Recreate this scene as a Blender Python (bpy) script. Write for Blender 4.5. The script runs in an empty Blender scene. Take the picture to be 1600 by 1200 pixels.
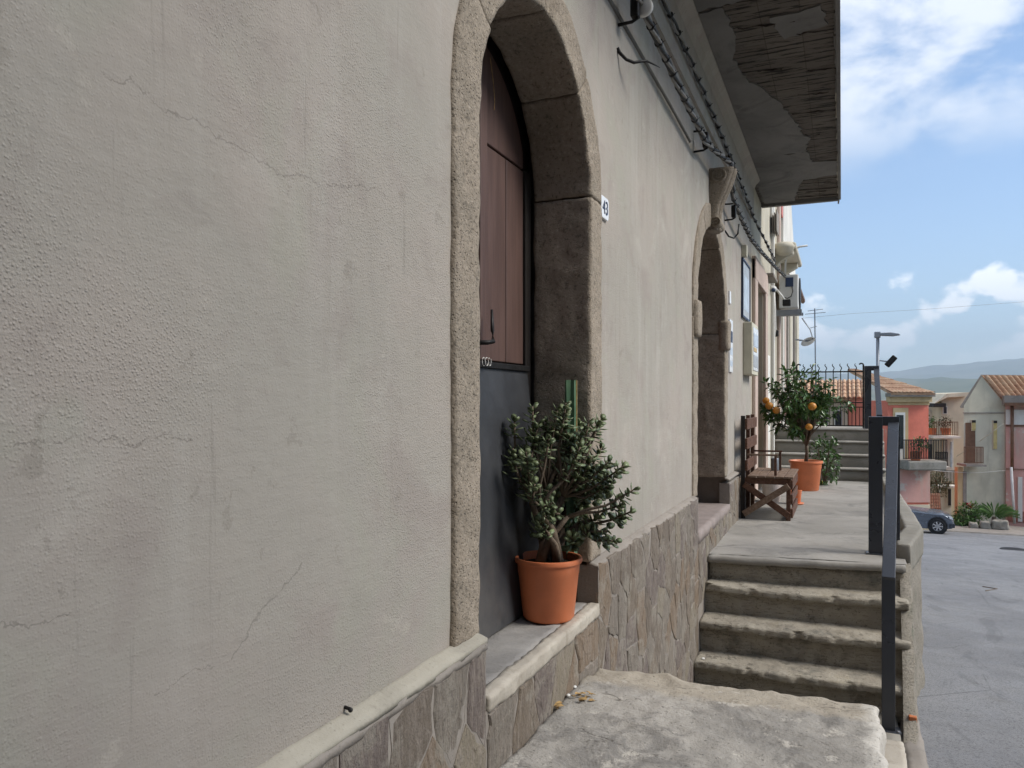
import bpy, bmesh, math, random
from mathutils import Vector, Matrix, noise

# ------------------------------------------------------------------ camera, sky, sun, exposure
sc = bpy.context.scene
COL = sc.collection
VX, VY, FPX = 1315.0, 625.0, 1200.0          # vanishing point of the street and focal length, photo pixels
TH = math.atan((VX - 800) / FPX)
S_, C_ = math.sin(TH), math.cos(TH)
cd = bpy.data.cameras.new('camera')
cam = bpy.data.objects.new('camera', cd); COL.objects.link(cam)
cam.location = (0, 0, 0)
cam.rotation_euler = (math.radians(90), 0, TH)
cd.sensor_fit = 'HORIZONTAL'; cd.sensor_width = 36.0
cd.lens = 36.0 * FPX / 1600.0
cd.shift_y = (VY - 600) / 1600.0
cd.clip_start = 0.05; cd.clip_end = 60000
sc.camera = cam

SUN_EL, SUN_AZ = math.radians(43), math.radians(82)    # azimuth measured from +Y towards +X
wd = bpy.data.worlds.new('World'); sc.world = wd; wd.use_nodes = True
wn = wd.node_tree.nodes; wl = wd.node_tree.links
wn.clear()
def W(t, **kw):
    n = wn.new(t)
    for k, v in kw.items():
        if k.startswith('i'):
            key = int(k[1:])
            if hasattr(v, 'is_linked') or isinstance(v, bpy.types.NodeSocket): wl.new(v, n.inputs[key])
            else: n.inputs[key].default_value = v
        else: setattr(n, k, v)
    return n
def wm(op, a, b=0.0, c=None):
    n = W('ShaderNodeMath', operation=op, i0=a, i1=b)
    if c is not None: n.inputs[2].default_value = c
    return n.outputs[0]
def wmr(v, a, b, c=0.0, d=1.0, smooth=True):
    n = W('ShaderNodeMapRange', i0=v, i1=a, i2=b, i3=c, i4=d)
    if smooth: n.interpolation_type = 'SMOOTHSTEP'
    return n.outputs[0]
sky = W('ShaderNodeTexSky', sky_type='NISHITA', sun_disc=False)
sky.sun_elevation = SUN_EL; sky.sun_rotation = SUN_AZ
sky.altitude = 400; sky.air_density = 1.0; sky.dust_density = 0.25; sky.ozone_density = 3.0
tc = W('ShaderNodeTexCoord')
sep = W('ShaderNodeSeparateXYZ', i0=tc.outputs['Generated'])
dx, dy, dz = sep.outputs
# high thin veil of cloud
mp0 = W('ShaderNodeMapping', i0=tc.outputs['Generated']); mp0.inputs['Scale'].default_value = (1.0, 1.0, 2.0); mp0.inputs['Location'].default_value = (.13, 0, .31)
n1 = W('ShaderNodeTexNoise', i0=mp0.outputs[0]); n1.inputs['Scale'].default_value = 5.2; n1.inputs['Detail'].default_value = 8; n1.inputs['Roughness'].default_value = 0.58; n1.inputs['Distortion'].default_value = 0.25
high = wmr(n1.outputs[0], 0.39, 0.60)
high = wm('MULTIPLY', high, wmr(dz, 0.235, 0.34))
# heaped cloud low above the horizon
mp = W('ShaderNodeMapping', i0=tc.outputs['Generated']); mp.inputs['Scale'].default_value = (1.0, 1.0, 1.35); mp.inputs['Location'].default_value = (0.215, 0.0, 0.02)
n2 = W('ShaderNodeTexNoise', i0=mp.outputs[0]); n2.inputs['Scale'].default_value = 11.0; n2.inputs['Detail'].default_value = 7; n2.inputs['Roughness'].default_value = 0.5
low = wmr(n2.outputs[0], 0.50, 0.56)
low = wmr(wm('ADD', n2.outputs[0], wmr(dz, .085, .19, 0.0, -.30)), 0.45, 0.525); low = wm('MULTIPLY', low, wmr(dz, 0.03, 0.08))
cloud = wm('MULTIPLY', high, 0.8)
mixc = W('ShaderNodeMix', data_type='RGBA'); wl.new(cloud, mixc.inputs[0]); wl.new(sky.outputs[0], mixc.inputs[6])
mixc.inputs[7].default_value = (6.1, 6.25, 6.5, 1)
mixl = W('ShaderNodeMix', data_type='RGBA'); wl.new(low, mixl.inputs[0]); wl.new(mixc.outputs[2], mixl.inputs[6]); mixl.inputs[7].default_value = (9.3, 9.4, 9.6, 1)
bg = W('ShaderNodeBackground', i0=mixl.outputs[2], i1=0.070)
wo = W('ShaderNodeOutputWorld', i0=bg.outputs[0])

sl = bpy.data.lights.new('sun', 'SUN'); sl.energy = 1.5; sl.angle = math.radians(26); sl.color = (1.0, 0.95, 0.87)
sun = bpy.data.objects.new('sun', sl); COL.objects.link(sun)
sd = Vector((math.sin(SUN_AZ) * math.cos(SUN_EL), math.cos(SUN_AZ) * math.cos(SUN_EL), math.sin(SUN_EL)))
sun.rotation_euler = sd.to_track_quat('Z', 'Y').to_euler(); sun.location = (6, 4, 12)
sc.view_settings.view_transform = 'Standard'; sc.view_settings.look = 'None'
sc.view_settings.gamma = 1.0; sc.view_settings.use_curve_mapping = False
sc.view_settings.exposure = 1.6

# ------------------------------------------------------------------ pixel -> place on a plane (photo pixels)
def ray(x, y):
    u = (x - 800) / FPX; v = (VY - y) / FPX
    return Vector((-S_ + C_ * u, C_ + S_ * u, v))
def onX(x, y, X): r = ray(x, y); return r * (X / r.x)
def onY(x, y, Y): r = ray(x, y); return r * (Y / r.y)
def onZ(x, y, Z): r = ray(x, y); return r * (Z / r.z)

# ------------------------------------------------------------------ helpers
class MB:
    def __init__(s): s.v = []; s.f = []
    def add(s, vs, fs):
        o = len(s.v); s.v += [tuple(a) for a in vs]; s.f += [tuple(i + o for i in f) for f in fs]; return s
    def box(s, x0, x1, y0, y1, z0, z1):
        return s.add([(x0,y0,z0),(x1,y0,z0),(x1,y1,z0),(x0,y1,z0),(x0,y0,z1),(x1,y0,z1),(x1,y1,z1),(x0,y1,z1)],
                     [(0,3,2,1),(4,5,6,7),(0,1,5,4),(1,2,6,5),(2,3,7,6),(3,0,4,7)])
    def bar(s, a, b, w, h, up=(0,0,1)):
        a, b = Vector(a), Vector(b); d = (b - a).normalized(); up = Vector(up)
        if abs(d.dot(up)) > .98: up = Vector((0,1,0))
        r = d.cross(up).normalized(); u = r.cross(d)
        vs = [p + r * sx * w / 2 + u * sz * h / 2 for p in (a, b) for sx, sz in ((-1,-1),(1,-1),(1,1),(-1,1))]
        return s.add(vs, [(0,1,2,3),(7,6,5,4),(0,4,5,1),(1,5,6,2),(2,6,7,3),(3,7,4,0)])
    def prism(s, poly, fn, d0, d1):
        n = len(poly)
        s.add([fn(p[0], p[1], d0) for p in poly] + [fn(p[0], p[1], d1) for p in poly],
              [tuple(range(n))[::-1], tuple(range(n, 2*n))] + [(i, (i+1) % n, n + (i+1) % n, n + i) for i in range(n)])
        return s
    def tube(s, path, r, seg=8, closed=False):
        path = [Vector(p) for p in path]; n = len(path); vs = []
        for i, p in enumerate(path):
            d = (path[min(i+1, n-1)] - path[max(i-1, 0)]).normalized()
            up = Vector((0,0,1)) if abs(d.z) < .95 else Vector((0,1,0))
            a = d.cross(up).normalized(); b = a.cross(d)
            rr = r[i] if isinstance(r, (list, tuple)) else r
            vs += [p + (a * math.cos(t) + b * math.sin(t)) * rr for t in (2*math.pi*k/seg for k in range(seg))]
        fs = [(i*seg+k, i*seg+(k+1) % seg, (i+1)*seg+(k+1) % seg, (i+1)*seg+k) for i in range(n-1) for k in range(seg)]
        fs += [tuple(range(seg))[::-1], tuple(range((n-1)*seg, n*seg))]
        return s.add(vs, fs)
    def lathe(s, prof, c=(0,0,0), seg=40, axis='z'):
        vs = []
        for r, h in prof:
            for k in range(seg):
                t = 2*math.pi*k/seg; a, b = r*math.cos(t), r*math.sin(t)
                vs.append((c[0]+a, c[1]+b, c[2]+h) if axis == 'z' else (c[0]+a, c[1]+h, c[2]+b))
        n = len(prof)
        fs = [(i*seg+k, i*seg+(k+1) % seg, (i+1)*seg+(k+1) % seg, (i+1)*seg+k) for i in range(n-1) for k in range(seg)]
        return s.add(vs, fs)
    def ball(s, c, r, seg=10, rings=7, sq=(1,1,1)):
        prof = [(max(math.sin(math.pi*i/rings), .001)*r, -math.cos(math.pi*i/rings)*r) for i in range(rings+1)]
        o = len(s.v); s.lathe(prof, (0,0,0), seg)
        for i in range(o, len(s.v)):
            p = s.v[i]; s.v[i] = (c[0]+p[0]*sq[0], c[1]+p[1]*sq[1], c[2]+p[2]*sq[2])
        return s
    def mesh(s, name, mat=None, smooth=False, fix=True):
        me = bpy.data.meshes.new(name); me.from_pydata(s.v, [], s.f)
        if fix:
            bm = bmesh.new(); bm.from_mesh(me); bmesh.ops.recalc_face_normals(bm, faces=bm.faces); bm.to_mesh(me); bm.free()
        if mat: me.materials.append(mat)
        if smooth: me.polygons.foreach_set('use_smooth', [True]*len(me.polygons))
        me.update(); return me
    def build(s, name, mat, parent=None, smooth=False, bevel=0, fix=True, seg=2):
        o = bpy.data.objects.new(name, s.mesh(name, mat, smooth, fix)); COL.objects.link(o)
        if parent: link(o, parent)
        if bevel:
            m = o.modifiers.new('bevel', 'BEVEL'); m.width = bevel; m.segments = seg; m.limit_method = 'ANGLE'; m.angle_limit = math.radians(40)
            m.harden_normals = False
        return o
def link(o, parent):
    o.parent = parent
    off = parent.location if parent.parent is None else Vector((0,0,0))
    o.matrix_parent_inverse = Matrix.Translation(-off)       # built in world coordinates; a thing may be turned about its base afterwards
def thing(name, label, cat, loc=(0,0,0), group=None):
    o = bpy.data.objects.new(name, None); COL.objects.link(o); o.location = loc; o.empty_display_size = .1
    return tag(o, label, cat, group)
def tag(o, label, cat, group=None):
    o['label'] = label; o['category'] = cat
    if group: o['group'] = group
    return o
def struct(o): o['kind'] = 'structure'; return o
def stuff(o): o['kind'] = 'stuff'; return o
def nz(p, sc_=1.0, seed=0.0): return noise.noise(Vector((p[0]*sc_+seed, p[1]*sc_-seed*1.7, p[2]*sc_+seed*.6)))
def nv(p, sc_=1.0, seed=0.0): return Vector((nz(p, sc_, seed), nz(p, sc_, seed+17.3), nz(p, sc_, seed+41.9)))
def lin(a, b, n): return [a + (b-a)*i/n for i in range(n+1)]
def rough_block(lo, hi, res, rad, amp, scl, seed, warp=None, fine=0.0, wav=None):
    """closed box of shared grid vertices, rounded edges, uneven faces"""
    n = [max(1, int(round((hi[i]-lo[i])/res))) for i in range(3)]
    idx = {}; mb = MB()
    def vert(i, j, k):
        key = (i, j, k)
        if key not in idx:
            p = Vector((lo[0]+(hi[0]-lo[0])*i/n[0], lo[1]+(hi[1]-lo[1])*j/n[1], lo[2]+(hi[2]-lo[2])*k/n[2]))
            q = Vector([min(max(p[a], lo[a]+rad), hi[a]-rad) for a in range(3)]); d = p - q
            if d.length > 1e-6: p = q + d.normalized() * min(d.length, rad)
            if wav: p = wav(p)
            w = warp(p) if warp else p
            w = w + nv(w, scl, seed) * amp + (nv(w, scl*3.7, seed+5) * fine if fine else Vector())
            idx[key] = len(mb.v); mb.v.append(tuple(w))
        return idx[key]
    for a, b, c in ((0,1,2), (1,2,0), (2,0,1)):
        for s in (0, n[c]):
            for i in range(n[a]):
                for j in range(n[b]):
                    q = []
                    for di, dj in ((0,0),(1,0),(1,1),(0,1)):
                        t = [0,0,0]; t[a] = i+di; t[b] = j+dj; t[c] = s; q.append(vert(*t))
                    mb.f.append(tuple(q))
    return mb

# ------------------------------------------------------------------ materials
class G:
    def __init__(s, name, rough=.85, spec=.3, metal=0.0):
        s.m = bpy.data.materials.new(name); s.m.use_nodes = True; s.t = s.m.node_tree
        s.b = s.t.nodes['Principled BSDF']; s.b.inputs['Roughness'].default_value = rough
        s.b.inputs['Specular IOR Level'].default_value = spec; s.b.inputs['Metallic'].default_value = metal
        s.geo = s.t.nodes.new('ShaderNodeNewGeometry'); s.pos = s.geo.outputs['Position']
        s.oi = s.t.nodes.new('ShaderNodeObjectInfo'); s.rnd = s.oi.outputs['Random']
        s.tcn = s.t.nodes.new('ShaderNodeTexCoord'); s.obj = s.tcn.outputs['Object']
    def put(s, sock, v):
        if isinstance(v, bpy.types.NodeSocket): s.t.links.new(v, sock)
        elif isinstance(v, (tuple, list)) and len(v) == 3 and sock.type == 'RGBA': sock.default_value = (*v, 1)
        else: sock.default_value = v
    def stretch(s, vec, x, y, z):
        n = s.t.nodes.new('ShaderNodeMapping'); s.put(n.inputs[0], vec); n.inputs['Scale'].default_value = (x, y, z); return n.outputs[0]
    def noise(s, scale, detail=4, rough=.55, vec=None, dist=0.0):
        n = s.t.nodes.new('ShaderNodeTexNoise'); s.put(n.inputs['Vector'], vec or s.pos)
        n.inputs['Scale'].default_value = scale; n.inputs['Detail'].default_value = detail; n.inputs['Roughness'].default_value = rough; n.inputs['Distortion'].default_value = dist
        return n.outputs[0]
    def vor(s, scale, vec=None, feat='F1', out=0, rnd=1.0):
        n = s.t.nodes.new('ShaderNodeTexVoronoi'); s.put(n.inputs['Vector'], vec or s.pos); n.feature = feat
        n.inputs['Scale'].default_value = scale; n.inputs['Randomness'].default_value = rnd; return n.outputs[out]
    def mr(s, v, a, b, c=0.0, d=1.0):
        n = s.t.nodes.new('ShaderNodeMapRange'); n.interpolation_type = 'SMOOTHSTEP'
        for i, k in enumerate((v, a, b, c, d)): s.put(n.inputs[i], k)
        return n.outputs[0]
    def math(s, op, a, b=0.0):
        n = s.t.nodes.new('ShaderNodeMath'); n.operation = op; s.put(n.inputs[0], a); s.put(n.inputs[1], b); return n.outputs[0]
    def mix(s, f, a, b, blend='MIX'):
        n = s.t.nodes.new('ShaderNodeMix'); n.data_type = 'RGBA'; n.blend_type = blend
        s.put(n.inputs[0], f); s.put(n.inputs[6], a); s.put(n.inputs[7], b); return n.outputs[2]
    def ramp(s, f, stops, const=False):
        n = s.t.nodes.new('ShaderNodeValToRGB'); s.put(n.inputs[0], f); e = n.color_ramp.elements
        if const: n.color_ramp.interpolation = 'CONSTANT'
        for i, (p, c) in enumerate(stops):
            q = e[i] if i < 2 else e.new(p); q.position = p; q.color = (*c, 1)
        return n.outputs[0]
    def xyz(s, v=None):
        n = s.t.nodes.new('ShaderNodeSeparateXYZ'); s.put(n.inputs[0], v or s.pos); return n.outputs
    def bump(s, h, strength=.5, dist=.01, prev=None):
        n = s.t.nodes.new('ShaderNodeBump'); s.put(n.inputs['Height'], h); s.put(n.inputs['Strength'], strength); n.inputs['Distance'].default_value = dist
        if prev: s.put(n.inputs['Normal'], prev)
        return n.outputs[0]
    def out(s, col=None, rough=None, nrm=None):
        if col is not None: s.put(s.b.inputs['Base Color'], col)
        if rough is not None: s.put(s.b.inputs['Roughness'], rough)
        if nrm is not None: s.put(s.b.inputs['Normal'], nrm)
        return s.m
def simple(name, col, rough=.7, var=.18, scale=6, bump=.15, bscale=60, bdist=.004, metal=0.0, spec=.3, dirt=None):
    g = G(name, rough, spec, metal)
    n = g.noise(scale, 5, .6)
    c = g.mix(g.mr(n, .3, .7), tuple(a*(1-var) for a in col), tuple(min(1, a*(1+var)) for a in col))
    if dirt: c = g.mix(g.mr(g.noise(scale*.6, 6, .65), .52, .72, 0, .75), c, dirt)
    b = g.bump(g.noise(bscale, 4), bump, bdist)
    return g.out(c, g.mr(g.noise(scale*2.3), .3, .7, max(.05, rough-.1), min(1, rough+.1)), b)

def m_plaster():
    g = G('plaster', .92, .15)
    big = g.noise(1.1, 4, .6); mid = g.noise(3.2, 5, .6, dist=.4)
    streak = g.noise(1.0, 5, .6, vec=g.stretch(g.pos, 5, 5, .45))
    c = g.mix(g.mr(big, .35, .65), (.362, .338, .296), (.395, .352, .31))
    c = g.mix(g.mr(mid, .50, .70, 0, .7), c, (.325, .285, .255))
    c = g.mix(g.mr(g.noise(2.1, 4, .6, dist=.8), .50, .66, 0, .6), c, (.365, .352, .295)); c = g.mix(g.mr(g.noise(5.5, 6, .7, dist=.5), .56, .68, 0, .25), c, (.27, .235, .21)); c = g.mix(g.mr(g.noise(1.4, 5, .65, dist=1.5), .56, .70, 0, .4), c, (.48, .45, .40))
    c = g.mix(g.mr(streak, .5, .72, 0, .35), c, (.47, .44, .40))
    c = g.mix(g.mr(streak, .46, .3, 0, .3), c, (.27, .255, .225))
    # damp staining low on the wall with ragged top
    x, y, z = g.xyz()
    damp = g.math('ADD', z, g.math('MULTIPLY', g.math('SUBTRACT', mid, .5), 1.1))
    c = g.mix(g.mr(damp, -.25, -.62, 0, .35), c, (.29, .265, .235))
    flake = g.noise(7.5, 8, .72, dist=.3)
    c = g.mix(g.mr(flake, .625, .645, 0, .35), c, (.46, .42, .365)); c = g.mix(g.mr(flake, .372, .352, 0, .4), c, (.26, .235, .20))
    drip = g.noise(2.0, 6, .68, vec=g.stretch(g.pos, 14, 14, .55)); c = g.mix(g.mr(drip, .60, .68, 0, .4), c, (.255, .235, .205))
    spk = g.vor(130)
    c = g.mix(g.mr(spk, .10, .04, 0, .35), c, (.15, .14, .12))
    # cracks: drawn along the wall between two points, with a wandering course
    wob1 = g.math('MULTIPLY', g.math('SUBTRACT', g.noise(9, 5, .65), .5), .09)
    wob2 = g.math('MULTIPLY', g.math('SUBTRACT', g.noise(38, 3, .6), .5), .022)
    zz = g.math('ADD', z, g.math('ADD', wob1, wob2))
    tot = None
    for (ax, ay, bx, by, w) in ((160, 110, 345, 215, .0022), (345, 215, 480, 288, .0026), (480, 288, 602, 298, .002), (20, 690, 180, 690, .002), (180, 690, 300, 680, .002),
                                (0, 985, 130, 955, .0022), (240, 1085, 335, 1040, .0016), (360, 1025, 470, 880, .0022), (560, 742, 690, 735, .001)):
        a, b = onX(ax, ay, -1), onX(bx, by, -1); k = (b.z - a.z) / (b.y - a.y)
        ln = g.math('SUBTRACT', zz, g.math('ADD', g.math('MULTIPLY', g.math('SUBTRACT', y, a.y), k), a.z))
        h = g.mr(g.math('ABSOLUTE', ln), w * .25 * (1 + abs(k)), w * (1 + abs(k)), 1, 0)
        h = g.math('MULTIPLY', h, g.math('MULTIPLY', g.math('GREATER_THAN', y, a.y), g.math('LESS_THAN', y, b.y)))
        tot = h if tot is None else g.math('MAXIMUM', tot, h)
    thin = g.mr(g.noise(24, 3), .34, .52, .15, 1)
    tot = g.math('MULTIPLY', tot, thin)
    c = g.mix(g.math('MULTIPLY', tot, .42), c, (.14, .125, .11))
    # relief: roughcast grain that thins out in trowelled patches
    mask = g.mr(g.noise(1.7, 1, .5), .36, .62, .25, 1.0)
    gr = g.math('ADD', g.math('MULTIPLY', g.noise(190, 2, .65), .7), g.math('MULTIPLY', g.mr(g.vor(165), .05, .5, 1, 0), .4))
    grain = g.math('MULTIPLY', gr, mask)
    relief = g.math('ADD', g.math('MULTIPLY', grain, .0030), g.math('ADD', g.math('ADD', g.math('MULTIPLY', g.noise(17, 2, .6), .0022), g.math('MULTIPLY', g.noise(9, 3, .65, vec=g.stretch(g.pos, 1, 1.2, 5.5)), .0014)), g.math('MULTIPLY', g.noise(2.2, 2, .5), .016)))
    b = g.bump(relief, .9, 1.0)
    return g.out(c, .92, b)
def m_stone(name, c1, c2, c3, sc_=1.0, bump=.7, pits=True):
    g = G(name, .9, .2)
    n = g.noise(5*sc_, 6, .65); f = g.noise(60*sc_, 4, .7)
    c = g.mix(g.mr(n, .32, .68), c1, c2); c = g.mix(g.mr(g.noise(2.3*sc_, 5, .6, dist=.6), .5, .72, 0, .8), c, c3)
    c = g.mix(g.mr(f, .53, .68, 0, .75), c, tuple(a*.4 for a in c1)); c = g.mix(g.mr(f, .46, .30, 0, .5), c, tuple(min(1, a*1.5) for a in c2))
    h = g.math('ADD', g.math('MULTIPLY', g.noise(22*sc_, 5, .65), .6), g.math('MULTIPLY', g.noise(120*sc_, 3, .7), .35))
    b = g.bump(h, bump, .02)
    if pits: b = g.bump(g.mr(g.vor(85*sc_), .06, .34), .8, .005, b)
    return g.out(c, .92, b)
def m_slate():
    g = G('slate', .78, .3)
    pal = [(0, (.18, .148, .118)), (.16, (.215, .16, .112)), (.32, (.205, .178, .148)), (.46, (.245, .21, .158)), (.6, (.17, .138, .122)), (.74, (.225, .195, .16)), (.88, (.19, .152, .115))]
    c = g.ramp(g.rnd, pal, True)
    st = g.stretch(g.pos, 1, 5.5, 1.3)
    c = g.mix(g.mr(g.noise(7, 6, .7, vec=st), .42, .68, 0, .6), c, (.30, .255, .215))
    c = g.mix(g.mr(g.noise(11, 5, .7, vec=st), .55, .7, 0, .5), c, (.105, .088, .075))
    c = g.mix(g.mr(g.noise(6, 6, .75), .50, .62, 0, .7), c, (.30, .27, .225)); c = g.mix(g.mr(g.noise(90, 3, .7), .58, .7, 0, .6), c, (.07, .055, .05))
    b = g.bump(g.noise(10, 6, .7, vec=st), .9, .018); b = g.bump(g.noise(110, 3, .7), .6, .005, b)
    return g.out(c, g.mr(g.noise(20), .3, .7, .65, .9), b)
def m_slab():
    g = G('worn_slab', .9, .2)
    c = g.mix(g.mr(g.noise(2.2, 6, .62, dist=.5), .38, .62), (.268, .252, .228), (.372, .348, .312))
    c = g.mix(g.mr(g.noise(3.5, 7, .7, dist=1.2), .51, .62, 0, .65), c, (.17, .16, .148))
    x, y, z = g.xyz()
    edge = g.math('ADD', y, g.math('MULTIPLY', g.math('SUBTRACT', g.noise(4, 5, .6), .5), .35))
    c = g.mix(g.mr(edge, 2.86, 2.98, 0, .85), c, (.37, .325, .26))
    c = g.mix(g.mr(g.noise(7, 7, .78), .57, .64, 0, .8), c, (.50, .465, .41))
    rim = g.math('ADD', x, g.math('MULTIPLY', g.math('SUBTRACT', g.noise(14, 5, .7), .5), .12))
    c = g.mix(g.mr(rim, .05, .11, 0, .8), c, (.55, .52, .47))
    c = g.mix(g.mr(g.noise(60, 4, .75), .57, .68, 0, .75), c, (.09, .085, .075))
    cr = g.mr(g.math('ABSOLUTE', g.math('SUBTRACT', g.noise(3.1, 4, .6, vec=g.stretch(g.pos, .6, 1.6, 1)), .5)), .001, .008, 1, 0)
    c = g.mix(g.math('MULTIPLY', g.math('MULTIPLY', cr, g.mr(g.noise(2.5, 2), .5, .6)), .7), c, (.07, .06, .05))
    h = g.math('ADD', g.math('MULTIPLY', g.noise(6, 5, .65), .012), g.math('ADD', g.math('MULTIPLY', g.noise(42, 4, .75), .0065), g.math('MULTIPLY', g.noise(170, 2, .7), .0012)))
    return g.out(c, .92, g.bump(h, 1.0, 1.0))
def m_step():
    g = G('sandstone_step', .9, .2)
    st = g.stretch(g.pos, 1, 1, 6)
    c = g.mix(g.mr(g.noise(4, 6, .65, dist=.5), .35, .65), (.33, .295, .24), (.43, .39, .32))
    c = g.mix(g.mr(g.noise(3, 6, .7), .52, .70, 0, .75), c, (.15, .145, .125))
    c = g.mix(g.mr(g.noise(5, 5, .7, vec=st), .55, .72, 0, .55), c, (.35, .305, .22))
    c = g.mix(g.mr(g.noise(6.5, 6, .7), .60, .74, 0, .55), c, (.16, .165, .13))
    c = g.mix(g.mr(g.noise(60, 3, .7), .56, .70, 0, .65), c, (.09, .08, .065)); c = g.mix(g.mr(g.noise(11, 6, .75, vec=st), .56, .64, 0, .6), c, (.11, .10, .08))
    cr = g.mr(g.math('ABSOLUTE', g.math('SUBTRACT', g.noise(2.4, 5, .6, vec=g.stretch(g.pos, 1, 1, 3.2)), .5)), .003, .014, 1, 0)
    c = g.mix(g.math('MULTIPLY', g.math('MULTIPLY', cr, g.mr(g.noise(1.7, 2), .48, .6)), .5), c, (.07, .06, .05))
    b = g.bump(g.noise(9, 7, .72, vec=st), .95, .024); b = g.bump(g.noise(60, 5, .75), .7, .008, b); b = g.bump(cr, -.6, .008, b)
    return g.out(c, .9, b)
def m_concrete(name, a, b_, d, sc_=1.0):
    g = G(name, .88, .25)
    c = g.mix(g.mr(g.noise(1.3*sc_, 6, .62, dist=.5), .35, .65), a, b_)
    c = g.mix(g.mr(g.noise(2.8*sc_, 7, .7, dist=1.0), .5, .68, 0, .7), c, d)
    c = g.mix(g.mr(g.noise(90, 3, .7), .6, .75, 0, .5), c, tuple(k*.4 for k in a))
    h = g.bump(g.noise(8, 5, .6), .35, .02); h = g.bump(g.noise(90, 4, .7), .4, .004, h)
    return g.out(c, .88, h)
def m_asphalt():
    g = G('asphalt', .82, .35)
    c = g.mix(g.mr(g.noise(.5, 6, .6, dist=.6), .38, .62), (.20, .20, .207), (.26, .26, .265))
    c = g.mix(g.mr(g.noise(2.3, 6, .7), .55, .72, 0, .5), c, (.19, .185, .175))
    c = g.mix(g.mr(g.vor(160), .1, .32, .55, 0), c, (.27, .26, .25)); c = g.mix(g.mr(g.noise(230, 2, .6), .53, .66, 0, .8), c, (.05, .05, .055)); c = g.mix(g.mr(g.noise(55, 3, .7), .52, .62, 0, .7), c, (.085, .085, .09)); c = g.mix(g.mr(g.noise(28, 4, .75), .58, .68, 0, .5), c, (.34, .335, .325)); c = g.mix(g.mr(g.noise(1.1, 6, .7, dist=2.0, vec=g.stretch(g.pos, 1.6, .35, 1)), .57, .64, 0, .45), c, (.11, .11, .115))
    cr = g.mr(g.vor(.55, vec=g.mix(.25, g.pos, g.noise(2.5, 4))if False else g.pos, feat='DISTANCE_TO_EDGE'), .0, .006, 1, 0)
    c = g.mix(g.math('MULTIPLY', cr, g.mr(g.noise(.8, 3), .45, .6, 0, .6)), c, (.03, .03, .03))
    h = g.bump(g.noise(220, 3, .7), .55, .006)
    return g.out(c, g.mr(g.noise(3), .3, .7, .65, .9), h)
def m_leaf(name, a, b_, rough=.42, trans=.15):
    g = G(name, rough, .45)
    c = g.mix(g.mr(g.noise(14, 3), .35, .65), a, b_)
    c = g.mix(g.mr(g.noise(45, 2), .55, .75, 0, .5), c, tuple(min(1, k*1.7) for k in b_))
    m = g.out(c, rough)
    g.b.inputs['Transmission Weight'].default_value = 0
    g.b.inputs['Subsurface Weight'].default_value = 0
    return m
def m_wood(name, a, b_):
    g = G(name, .6, .3); st = g.stretch(g.pos, 14, 3, 14)
    c = g.mix(g.mr(g.noise(3, 5, .65, vec=st), .35, .65), a, b_); c = g.mix(g.mr(g.noise(9, 4), .58, .75, 0, .5), c, tuple(k*.5 for k in a))
    return g.out(c, g.mr(g.noise(8), .3, .7, .5, .75), g.bump(g.noise(12, 4, .6, vec=st), .3, .003))
def m_door():
    g = G('brown_door_paint', .5, .35); st = g.stretch(g.pos, 8, 8, .6)
    c = g.mix(g.mr(g.noise(4, 5, .6, vec=st), .35, .65), (.085, .050, .042), (.112, .067, .056))
    c = g.mix(g.mr(g.noise(30, 5, .7, vec=st), .62, .70, 0, .5), c, (.20, .14, .125))
    return g.out(c, .5, g.bump(g.noise(14, 4, .6, vec=st), .2, .003))
def m_wall(name, col, d, sc_=.5, peel=None):
    g = G(name, .9, .15)
    st = g.stretch(g.pos, 2.2, 2.2, .35)
    c = g.mix(g.mr(g.noise(1.2*sc_, 5, .6), .35, .65), tuple(k*.86 for k in col), tuple(min(1, k*1.1) for k in col))
    c = g.mix(g.mr(g.noise(1.6*sc_, 6, .65, vec=st), .48, .72, 0, .75), c, d)
    if peel: c = g.mix(g.mr(g.noise(1.1*sc_, 6, .7), .58, .64, 0, .9), c, peel)
    return g.out(c, .9, g.bump(g.noise(30, 4, .7), .4, .01))
def m_balcony():
    g = G('spalled_soffit', .92, .15)
    n = g.t.nodes.new('ShaderNodeTexBrick'); v = g.t.nodes.new('ShaderNodeMapping'); g.put(v.inputs[0], g.pos)
    g.put(n.inputs['Vector'], v.outputs[0]); n.inputs['Scale'].default_value = 1.0
    n.inputs['Brick Width'].default_value = .26; n.inputs['Row Height'].default_value = .30; n.inputs['Mortar Size'].default_value = .004; n.offset = 0.0
    n.inputs['Color1'].default_value = (.13, .112, .094, 1); n.inputs['Color2'].default_value = (.165, .143, .12, 1); n.inputs['Mortar'].default_value = (.10, .085, .07, 1)
    c = g.mix(g.mr(g.noise(3, 6, .65), .48, .7, 0, .7), n.outputs[0], (.13, .12, .105))
    st = g.stretch(g.pos, 1.0, 9, 1)
    c = g.mix(g.mr(g.noise(3, 6, .7, vec=st), .505, .59, 0, .92), c, (.02, .018, .016))
    b = g.bump(g.noise(12, 5, .7, vec=st), .6, .02); b = g.bump(g.noise(70, 4, .7), .4, .006, b)
    return g.out(c, .92, b)
def m_tiles():
    g = G('roof_tile', .85, .2)
    c = g.ramp(g.noise(2.6, 4, .7), [(.3, (.36, .20, .13)), (.5, (.48, .30, .19)), (.68, (.54, .41, .28))])
    c = g.mix(g.mr(g.noise(7, 5, .7), .55, .7, 0, .6), c, (.17, .10, .07))
    return g.out(c, .85, g.bump(g.noise(30, 3), .3, .01))
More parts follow.
